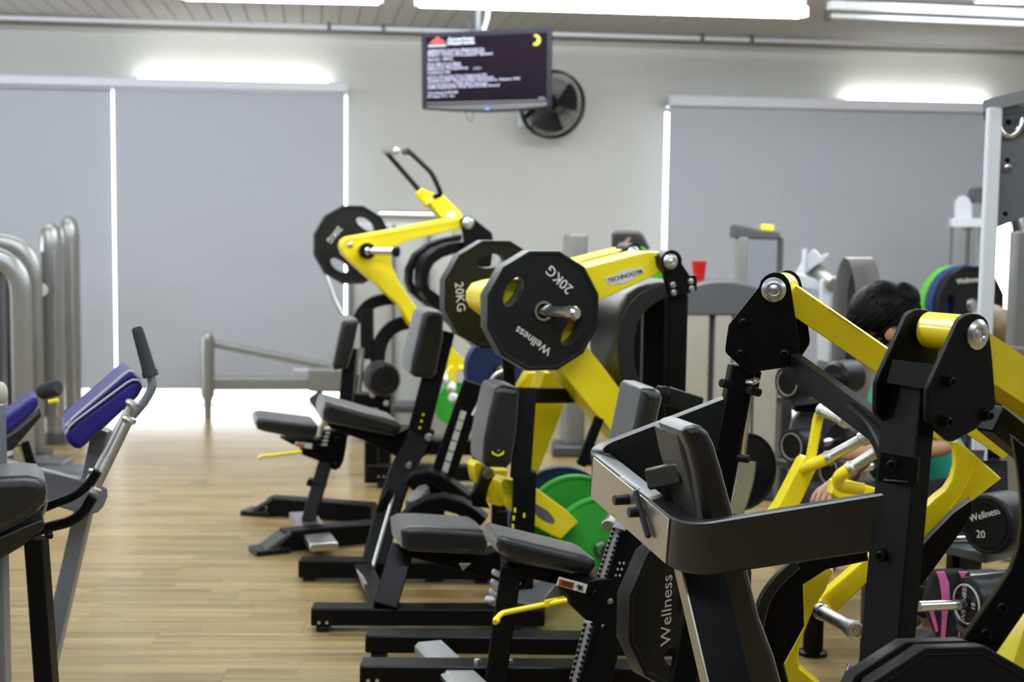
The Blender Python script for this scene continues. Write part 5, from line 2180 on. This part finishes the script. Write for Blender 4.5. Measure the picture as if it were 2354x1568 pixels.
lathe(bm, hb - n1 * .02, n1, [(0, 0), (0, .026), (.028, .026), (.034, .022), (.034, 0)], 28)
put('peg_hub', bm, YEL, rm)
pd_ = (P(1964, 1449, 3.42) - P(1886, 1405, 3.60))
L = pd_.length
bm = NB()
lathe(bm, P(1884, 1404, 3.605), pd_, [(0, 0), (0, .02), (.008, .0215), (.02, .0215), (.024, .018), (L - .02, .0175), (L - .016, .0215), (L + .004, .0235), (L + .012, .022), (L + .014, .017), (L + .008, .014), (L + .008, .006), (L + .011, .004), (L + .011, 0)], 32)
put('peg', bm, KNL, rm)
# bent yellow plate low in the frame
put('lower_arm', plate([(1846, 1340), (1870, 1318), (1896, 1297), (1916, 1313), (1898, 1356), (1868, 1405), (1848, 1456), (1838, 1487), (1834, 1512), (1838, 1537), (1880, 1572), (1930, 1640), (1860, 1680), (1814, 1580), (1801, 1530), (1849, 1444), (1846, 1390)], PL(1860, 1430, 3.75, n1), .05, .004), YEL, rm)

# right pivot: two plates, roller, arm
n2 = V((.50, -.86, 0)).normalized()
V2 = V((-.072, .105, 0))
br2 = [(2204, 738), (2210, 730), (2220, 724), (2236, 720), (2250, 721), (2263, 728), (2271, 738), (2275, 752), (2276, 768), (2282, 822), (2290, 924), (2288, 935), (2284, 942), (2246, 985), (2240, 990), (2194, 1015), (2186, 1016), (2178, 1013), (2137, 975), (2132, 966), (2133, 900), (2140, 879)]
p2 = PL(2245, 769, 2.80, n2)
put('pivot_bracket', plate(br2, p2, .013, .003), BLK, rm)
lp, ex, ey = loops2d([br2], p2)
put('pivot_bracket', plate2d(lp, p2[0] + V2, ex, ey, .013, .003), BLK, rm)
c2 = hit(2246, 769, p2)
cap(rm, c2, n2, .0298)
for x, y in ((2177, 877), (2170, 969), (2264, 954)):
    bolt(rm, hit(x, y, p2), n2, .0098, .016)
bm = NB()
cyl(bm, c2 + V2 * .1, c2 + V2 * .93, .036, seg=40)
put('roller', bm, YEL, rm)
m2 = c2 + V2 * .5
bm = NB()
e2 = P(2520, 985, 3.02)
hexp = [(-.035, -.05), (.02, -.062), (.045, -.02), (.045, .012), (.034, .032), (-.035, .032)]
sweep(bm, [m2 + (e2 - m2).normalized() * .02, e2], [(-x, y) for x, y in hexp])
put('upper_arm', bm, YEL, rm)
bm = NB()
beam(bm, e2 - (e2 - m2).normalized() * .03, P(2286, 1650, 2.86), .05, .075, up=V((.3, -.95, 0)), bev=.004)
put('lower_arm', bm, YEL, rm)
# cover between the two plates and the upright below
bm = NB()
k0, k1 = hit(2044, 838, (p2[0] + V2 * .9, n2)), hit(2147, 845, (p2[0] + V2 * .15, n2))
bm2 = NB()
pts = [hit(2052, 826, (p2[0] + V2 * .92, n2)), hit(2152, 838, (p2[0] + V2 * .12, n2)), hit(2131, 895, (p2[0] + V2 * .12, n2)), hit(2038, 880, (p2[0] + V2 * .92, n2))]
f = bm.faces.new([bm.verts.new(p) for p in pts])
bmesh.ops.solidify(bm, geom=[f], thickness=.012)
put('bracket_cover', bm, BLK, rm)
bm2.free()
ax = (V2).normalized()
ut = P(2094, 880, 2.86)
ub = P(2032, 1568, 2.80)
ub = ut + (ub - ut) * (ut.z / (ut.z - ub.z))
bm = NB()
beam(bm, ut, ub, .048, .100, up=n2, bev=.003)
up_ = put('upright', bm, BLK, rm)
# tilt so that the broad side faces the arms
# clamp plate and its bolt, weld bead
cl = V((-.80, -.60, 0)).normalized()
pc = PL(2050, 1070, 2.80, (-.55, -.83, 0))
put('clamp_plate', plate([(2024, 1037), (2112, 1052), (2108, 1108), (2092, 1120), (2015, 1108)], pc, .012, .002), BLK, rm)
bolt(rm, hit(2056, 1068, pc), pc[1], .0105, .018)
bm = NB()
for k in range(9):
    o = hit(2036 + k * 6, 1106 + k * .4 - 2, (pc[0] + pc[1] * .004, pc[1]))
    ell(bm, o, V((.0045, 0, 0)), V((0, .0045, 0)), V((0, 0, .003)), 8, 6)
put('weld_bead', bm, GLS, rm)
# U-shaped bumper ring
ring = [P(1684, 908, 3.545), P(1366, 1030, 3.62), P(1588, 1206, 3.08), P(2096, 1122, 2.84)]
HB = .112
ring = [p - Z * (HB / 2) for p in ring]
bm = NB()
sweep(bm, fillet(ring, .075, 8), rect(.05, HB, .004))
put('bumper_ring', bm, GLS, rm)
pf = PL(1470, 1120, 3.30, (-.93, -.36, 0))
# front web and stem below the ring
d0 = (ring[2] - ring[1]).normalized()
fo = V((d0.y, -d0.x, 0)).normalized()
fo = fo if fo.x < 0 else -fo
bm = NB()
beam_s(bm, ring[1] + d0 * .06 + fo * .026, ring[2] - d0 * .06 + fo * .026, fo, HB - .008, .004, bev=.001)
put('front_face_sheen', bm, RFL, rm)  # thin beige sheet imitating the floor mirrored in the glossy black ring
F0, F1 = V((-.93, -.36, 0)), V((.36, -.93, 0))
put('front_web', plate([(1398, 1118), (1500, 1212), (1590, 1270), (1568, 1288), (1545, 1272), (1500, 1236), (1452, 1185), (1445, 1170), (1390, 1128)], PL(1470, 1180, 3.38, (-.86, -.5, 0)), .012, .001), RFL, rm)
bm = NB()
s0, s1 = P(1603, 1278, 3.17), P(1672, 1568, 3.09)
s1 = s0 + (s1 - s0) * (s0.z / (s0.z - s1.z))
beam_s(bm, s0, s1, (.34, -.94, 0), .10, .03, bev=.002)
put('front_stem', bm, BLK, rm)
bm = NB()
sa = (s1 - s0).normalized()
so = sa.cross(V((.34, -.94, 0))).normalized()
so = so if so.x < 0 else -so
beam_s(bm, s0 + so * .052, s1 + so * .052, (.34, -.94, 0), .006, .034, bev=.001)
put('stem_face_sheen', bm, RFL, rm)  # same painted reflection, laid on the stem's left-facing side
fpl = (ring[1] + fo * .029, fo)
for x, y in ((1443, 1148), (1478, 1176)):
    bm = NB()
    o = hit(x, y, fpl)
    cyl(bm, o - fo * .01, o + fo * .035, .0125, seg=14, bev=.002)
    put('stop_stud', bm, RUB, rm)
bm = NB()
beam(bm, hit(1468, 1128, fpl) + fo * .008, hit(1499, 1236, fpl) + fo * .008, .014, .014, up=fo)
put('stop_bar', bm, RUB, rm)
put('label_strip', plate([(1424, 1097), (1427, 1093), (1470, 1122), (1467, 1127)], (ring[1] + fo * .032, fo), .002, 0), STK, rm)
bolt(rm, P(2028, 1276, 2.82), (-.55, -.83, 0), .0105, .016)
# far upright under the left bracket
bm = NB()
a = P(1706, 840, 3.54)
b = P(1630, 1240, 3.56)
b = a + (b - a) * (a.z / (a.z - b.z))
beam(bm, a, b, .062, .062, up=V((0, -1, 0)))
put('upright', bm, BLK, rm)
bm = NB()
beam(bm, P(1736, 850, 3.62), P(1726, 905, 3.62), .03, .03, up=V((0, -1, 0)))
put('stop_block', bm, BLK, rm)
for x, y, x2, y2 in ((1658, 880, 1680, 884), (1720, 896, 1746, 903)):
    bm = NB()
    cyl(bm, P(x, y, 3.48), P(x2, y2, 3.5), .011, seg=12, bev=.002)
    put('bolt', bm, BLK, rm)
bm = NB()
beam(bm, P(1722, 881, 3.5), P(1738, 872, 3.52), .03, .012)
put('end_plate', bm, ALU, rm)
bm = NB()
cyl(bm, P(1696, 1052, 3.52), P(1722, 1056, 3.5), .010, seg=12, bev=.002)
put('bolt', bm, BLK, rm)
# crossbeam from the left bracket to the right upright, with curved gusset
bm = NB()
beam(bm, P(1812, 832, 3.5), P(2042, 1000, 2.98), .028, .062, bev=.002)
put('cross_beam', bm, BLK, rm)
bm = NB()
sweep(bm, fillet([P(1960, 942, 3.12), P(2010, 985, 3.02), P(2034, 1030, 2.93), P(2046, 1075, 2.88)], .1, 6), rect(.035, .03, .004))
put('curved_gusset', bm, BLK, rm)
# diagonal brace behind the yellow gusset
bm = NB()
bm.free()
put('rear_brace', plate([(2233, 1150), (2236, 1172), (2226, 1200), (2120, 1346), (2040, 1346), (2070, 1310), (2140, 1232), (2191, 1180)], PL(2180, 1250, 3.62, n1), .05, .003), BLK, rm)
bm = NB()
beam(bm, P(2275, 960, 2.98), P(2560, 1190, 3.2), .05, .06)
put('cross_beam', bm, BLK, rm)
# right curved brace with two bolts
pb_ = PL(2300, 1400, 2.66, (-.25, -.95, .1))
put('curved_brace', plate([(2326, 1000), (2340, 1080), (2347, 1150), (2348, 1206), (2341, 1262), (2323, 1311), (2290, 1362), (2192, 1500), (2120, 1610), (2240, 1640), (2268, 1535), (2356, 1408), (2400, 1330), (2430, 1240), (2440, 1100)], pb_, .05, .003), BLK, rm)
for x, y in ((2304, 1397), (2267, 1455)):
    bolt(rm, hit(x, y, pb_), pb_[1], .010, .016)
# chest pad on its bracket
npad = V((.30, -.95, 0)).normalized()
pp = PL(1640, 1080, 3.13, npad)
pad_px = [(1570, 992), (1582, 982), (1600, 977), (1618, 982), (1632, 995), (1645, 1022), (1662, 1078), (1676, 1130), (1690, 1180), (1712, 1260), (1724, 1318), (1750, 1420), (1784, 1510), (1806, 1590), (1716, 1600), (1700, 1540), (1668, 1412), (1650, 1330), (1622, 1200), (1604, 1100), (1590, 1040)]
put('chest_pad', plate(pad_px, pp, .15, .016, bres=3), VIN, rm, ang=50)
pp2 = PL(1600, 1060, 3.16, npad)
put('pad_backing', plate([(1556, 1000), (1566, 988), (1580, 984), (1594, 1000), (1606, 1060), (1622, 1150), (1640, 1270), (1632, 1274), (1606, 1200), (1580, 1100), (1566, 1050)], pp2, .13, .006), DGY, rm)
bm = NB()
beam(bm, P(1512, 1098, 3.3), P(1592, 1082, 3.22), .09, .05, bev=.006)
put('pad_bracket', bm, GLS, rm)
# dark base frame seen between the pad and the yellow plate
put('base_frame', plate([(1746, 1396), (1760, 1360), (1788, 1330), (1826, 1296), (1900, 1270), (1992, 1240), (1996, 1290), (1900, 1310), (1846, 1345), (1849, 1440), (1801, 1528), (1818, 1600), (1720, 1600)], PL(1800, 1430, 3.55, n1), .06, .004), BLK, rm)
bm = NB()
sweep(bm, fillet([P(1830, 1294, 3.5), P(1790, 1330, 3.5), P(1758, 1372, 3.5), P(1742, 1430, 3.5), P(1738, 1500, 3.5)], .1, 6), rect(.03, .02, .004), up=V((0, -1, 0)))
put('curved_edge', bm, GLS, rm)
bm = NB()
beam(bm, onz(1640, 1800, .04), onz(2500, 1800, .04), .09, .08)
put('base_beam', bm, BLK, rm)
bm = NB()
tube(bm, [P(1940, 1600, 3.3), P(1962, 1530, 3.3)], .014, 12)
put('lower_tube', bm, ALU, rm)
# weight plates hung on the machine
hpn = V((.60, -.80, 0)).normalized()
weight_plate('black twelve-sided weight plate hung low behind the glossy ring, lettering running upwards', P(1592, 1392, 3.72), hpn, .225, RUB, rot=1.35, thick=.05, prints=(('Wellness', PI, .085, .05, PI / 2),))
bm = NB()
cyl(bm, P(1592, 1392, 3.72) + hpn * .02, P(1592, 1392, 3.72) - hpn * .25, .024, seg=20)
put('storage_peg', bm, CHR, rm)
pn = V((.12, -.97, .18)).normalized()
pc0 = P(2205, 1765, 2.58)
for k, lb in ((0, 'black twelve-sided weight plate at the bottom right edge, front one of two'), (1, 'black twelve-sided weight plate at the bottom right edge, rear one of two')):
    weight_plate(lb, pc0 - pn * (.056 * k) + V((-.012 * k, 0, .004 * k)), pn, .222, RUB, rot=.2, thick=.05)
bm = NB()
cyl(bm, pc0 - pn * .25, pc0 + pn * .06, .024, seg=20)
put('storage_peg', bm, CHR, rm)
# ================================================================== left benches
d = 4.15
q = P(120, 1500, 4.4)
cb = thing('arm_curl_bench', 'grey and black bench with dark blue pad, chrome tubes and black grip at left', 'bench', V((q.x, q.y, 0)))
LN2 = V((.35, -.94, 0)).normalized()
pl = PL(240, 945, d, LN2)
put('pad', plate([(150, 1004), (154, 990), (170, 970), (296, 878), (308, 872), (322, 874), (328, 884), (328, 896), (318, 914), (196, 1026), (184, 1034), (172, 1032), (156, 1020)], pl, .22, .018, bres=3), BLU, cb, ang=50)
put('pad_upper', plate([(150, 986), (156, 972), (282, 862), (296, 852), (304, 852), (318, 864), (324, 874), (306, 874), (292, 881), (168, 973), (153, 992)], pl, .22, .012, bres=3), BLU, cb, ang=50)
bm = NB()
tube(bm, [hit(x, y, (pl[0] + LN2 * .001, LN2)) for x, y in ((151, 996), (160, 980), (176, 966), (292, 880), (306, 873), (322, 875))], .004, 8)
put('piping', bm, PIP, cb)
bm = NB()
tube(bm, [hit(x, y, (pl[0] - LN2 * .004, LN2)) for x, y in ((152, 980), (170, 960), (284, 862), (297, 853), (306, 855), (322, 872))], .005, 8)
put('piping', bm, PIP, cb)
bm = NB()
hp0, hp1 = P(314, 752, d + .02), P(347, 866, d + .02)
L = (hp1 - hp0).length
lathe(bm, hp0, hp1 - hp0, [(0, 0), (0, .012), (.006, .016), (.02, .017), (L - .02, .020), (L - .016, .023), (L, .023), (L, 0)], 22)
put('hand_grip', bm, GRIP, cb)
bm = NB()
tube(bm, fillet([P(347, 866, d + .02), P(352, 888, d + .02), P(334, 922, d + .02), P(300, 962, d + .02), P(276, 990, d + .02)], .05, 5), .0125, 14)
put('grip_tube', bm, BGR, cb)
for (x0, y0, x1, y1), k in (((308, 921, 212, 1108), 0), ((300, 957, 214, 1134), 1)):
    dd = d - .04 - .03 * k
    a, b = P(x0, y0, dd), P(x1, y1, dd - .02)
    L = (b - a).length
    bm = NB()
    lathe(bm, a, b - a, [(0, 0), (0, .014), (.004, .020), (.012, .022), (.018, .018), (.022, .0135), (L - .02, .0135), (L - .016, .019), (L - .002, .021), (L, .016), (L, 0)], 24)
    put('chrome_tube', bm, KNL, cb)
bm = NB()
lathe(bm, P(214, 1084, d - .06), V((-1, -.3, .3)), [(0, 0), (0, .012), (.012, .010), (.014, 0)], 12)
put('chrome_stud', bm, CHR, cb)
for pts in ([(224, 1082), (204, 1114), (170, 1142), (118, 1160), (60, 1186)], [(214, 1142), (190, 1182), (160, 1200), (102, 1214), (40, 1240)]):
    bm = NB()
    tube(bm, fillet([P(x, y, d - .1) for x, y in pts], .06, 5), .013 if pts[0][1] < 1100 else .0155, 14)
    put('seat_tube', bm, BLK, cb)
bm = NB()
a, b = P(236, 985, 4.3), P(118, 1500, 4.36)
b = a + (b - a) * (a.z / (a.z - b.z))
beam(bm, a, b, .05, .055, up=V((0, -1, 0)), bev=.008, seg=2)
put('slanted_leg', bm, BGR, cb)
put('side_beam', plate([(18, 1066), (30, 1064), (196, 1105), (232, 1112), (247, 1124), (248, 1142), (238, 1166), (224, 1180), (196, 1184), (140, 1168), (60, 1140), (18, 1125)], PL(130, 1120, 4.22, LN2), .05, .006), BGR, cb)
u = P(8, 1200, 4.0)
bm = NB()
box(bm, (u.x - .02, u.y, P(8, 925, 4.0).z / 2), .05, .06, P(8, 925, 4.0).z, .006)
put('upright', bm, BGR, cb)
bm = NB()
ell(bm, P(4, 905, 4.0) + V((-.005, 0, 0)), V((.022, 0, 0)), V((0, .022, 0)), V((0, 0, .034)), 18, 12)
put('post_knob', bm, BGE, cb)
bm = NB()
tube(bm, fillet([P(108, 1150, 3.98), P(98, 1190, 3.98), P(60, 1222, 3.98), P(10, 1262, 3.98)], .05, 4), .005, 8)
put('trim_wire', bm, ALU, cb)
# saddle seat on its black post
d = 3.8
pl = PL(50, 1160, d, LN2)
put('seat', plate([(-120, 1130), (-60, 1104), (0, 1098), (60, 1095), (90, 1098), (106, 1112), (110, 1135), (106, 1160), (90, 1178), (40, 1210), (-20, 1240), (-120, 1280)], pl, .24, .028, bres=3), VIN, cb, ang=60)
put('seat_shell', plate([(-120, 1278), (-20, 1242), (60, 1206), (98, 1192), (104, 1210), (92, 1226), (60, 1252), (0, 1288), (-120, 1340)], PL(50, 1220, d + .02, LN2), .18, .008, bres=2), GLS, cb, ang=50)
bm = NB()
a, b = P(83, 1235, d + .06), P(107, 1568, d + .06)
b = a + (b - a) * (a.z / (a.z - b.z))
beam(bm, a, b, .05, .06, up=V((0, -1, 0)))
put('post', bm, BLK, cb)
bolt(cb, P(112, 1228, d + .02), V((.6, -.7, -.3)), .008, .015)
a = onz(60, 1700)
bm = NB()
beam(bm, V((a.x - .5, a.y, .03)), V((a.x + .3, a.y + .2, .03)), .09, .06, bev=.006)
put('base_beam', bm, BLK, cb)

# ---- second bench behind it
d = 4.95
q = P(60, 1080, d)
b2 = thing('back_extension_bench', 'second blue padded bench at the left edge with black grip and yellow ring', 'bench', V((q.x, q.y, 0)))
pl = PL(50, 960, d, LN2)
put('pad', plate([(20, 952), (70, 916), (78, 914), (86, 918), (88, 930), (80, 946), (40, 980), (0, 1008), (-30, 1000)], pl, .2, .012, bres=3), BLU, b2, ang=50)
put('pad_base', plate([(-30, 1004), (0, 1010), (40, 984), (82, 948), (92, 938), (97, 958), (60, 1002), (30, 1036), (-20, 1050)], pl, .2, .012, bres=2), VIN, b2, ang=50)
bm = NB()
a, b = P(92, 902, d + .05), P(134, 890, d + .02)
L = (b - a).length
lathe(bm, a, b - a, [(0, 0), (0, .02), (.01, .028), (L - .01, .03), (L, .024), (L, 0)], 20)
put('hand_grip', bm, GRIP, b2)
bm = NB()
cyl(bm, P(112, 924, d), P(134, 920, d), .008, seg=12)
put('yellow_ring', bm, YEL, b2)
for x0, y0, x1, y1, m in ((44, 1024, 60, 1080, CHR), (58, 1016, 78, 1080, BLK), (24, 1050, 40, 1090, CHR)):
    bm = NB()
    cyl(bm, P(x0, y0, d - .02), P(x1, y1, d), .013, seg=14)
    put('strut', bm, m, b2)
bm = NB()
a = P(66, 1078, d + .05)
beam(bm, V((a.x - .3, a.y, 0)), a, .07, .07, up=V((0, -1, 0)))
put('post', bm, GRY, b2)
u = onz(110, 1085)
fp2 = thing('floor_plate', 'flat grey stepped floor plates behind the left bench', 'plate', V((u.x, u.y, 0)))
for x, y, r in ((96, 1072, .16), (128, 1086, .17), (150, 1096, .12)):
    u = onz(x, y)
    bm = NB()
    box(bm, (u.x, u.y, .015 + (128 - x) * .0004), .3, .24, .028, .008, 2)
    put('plate', bm, GRY, fp2)
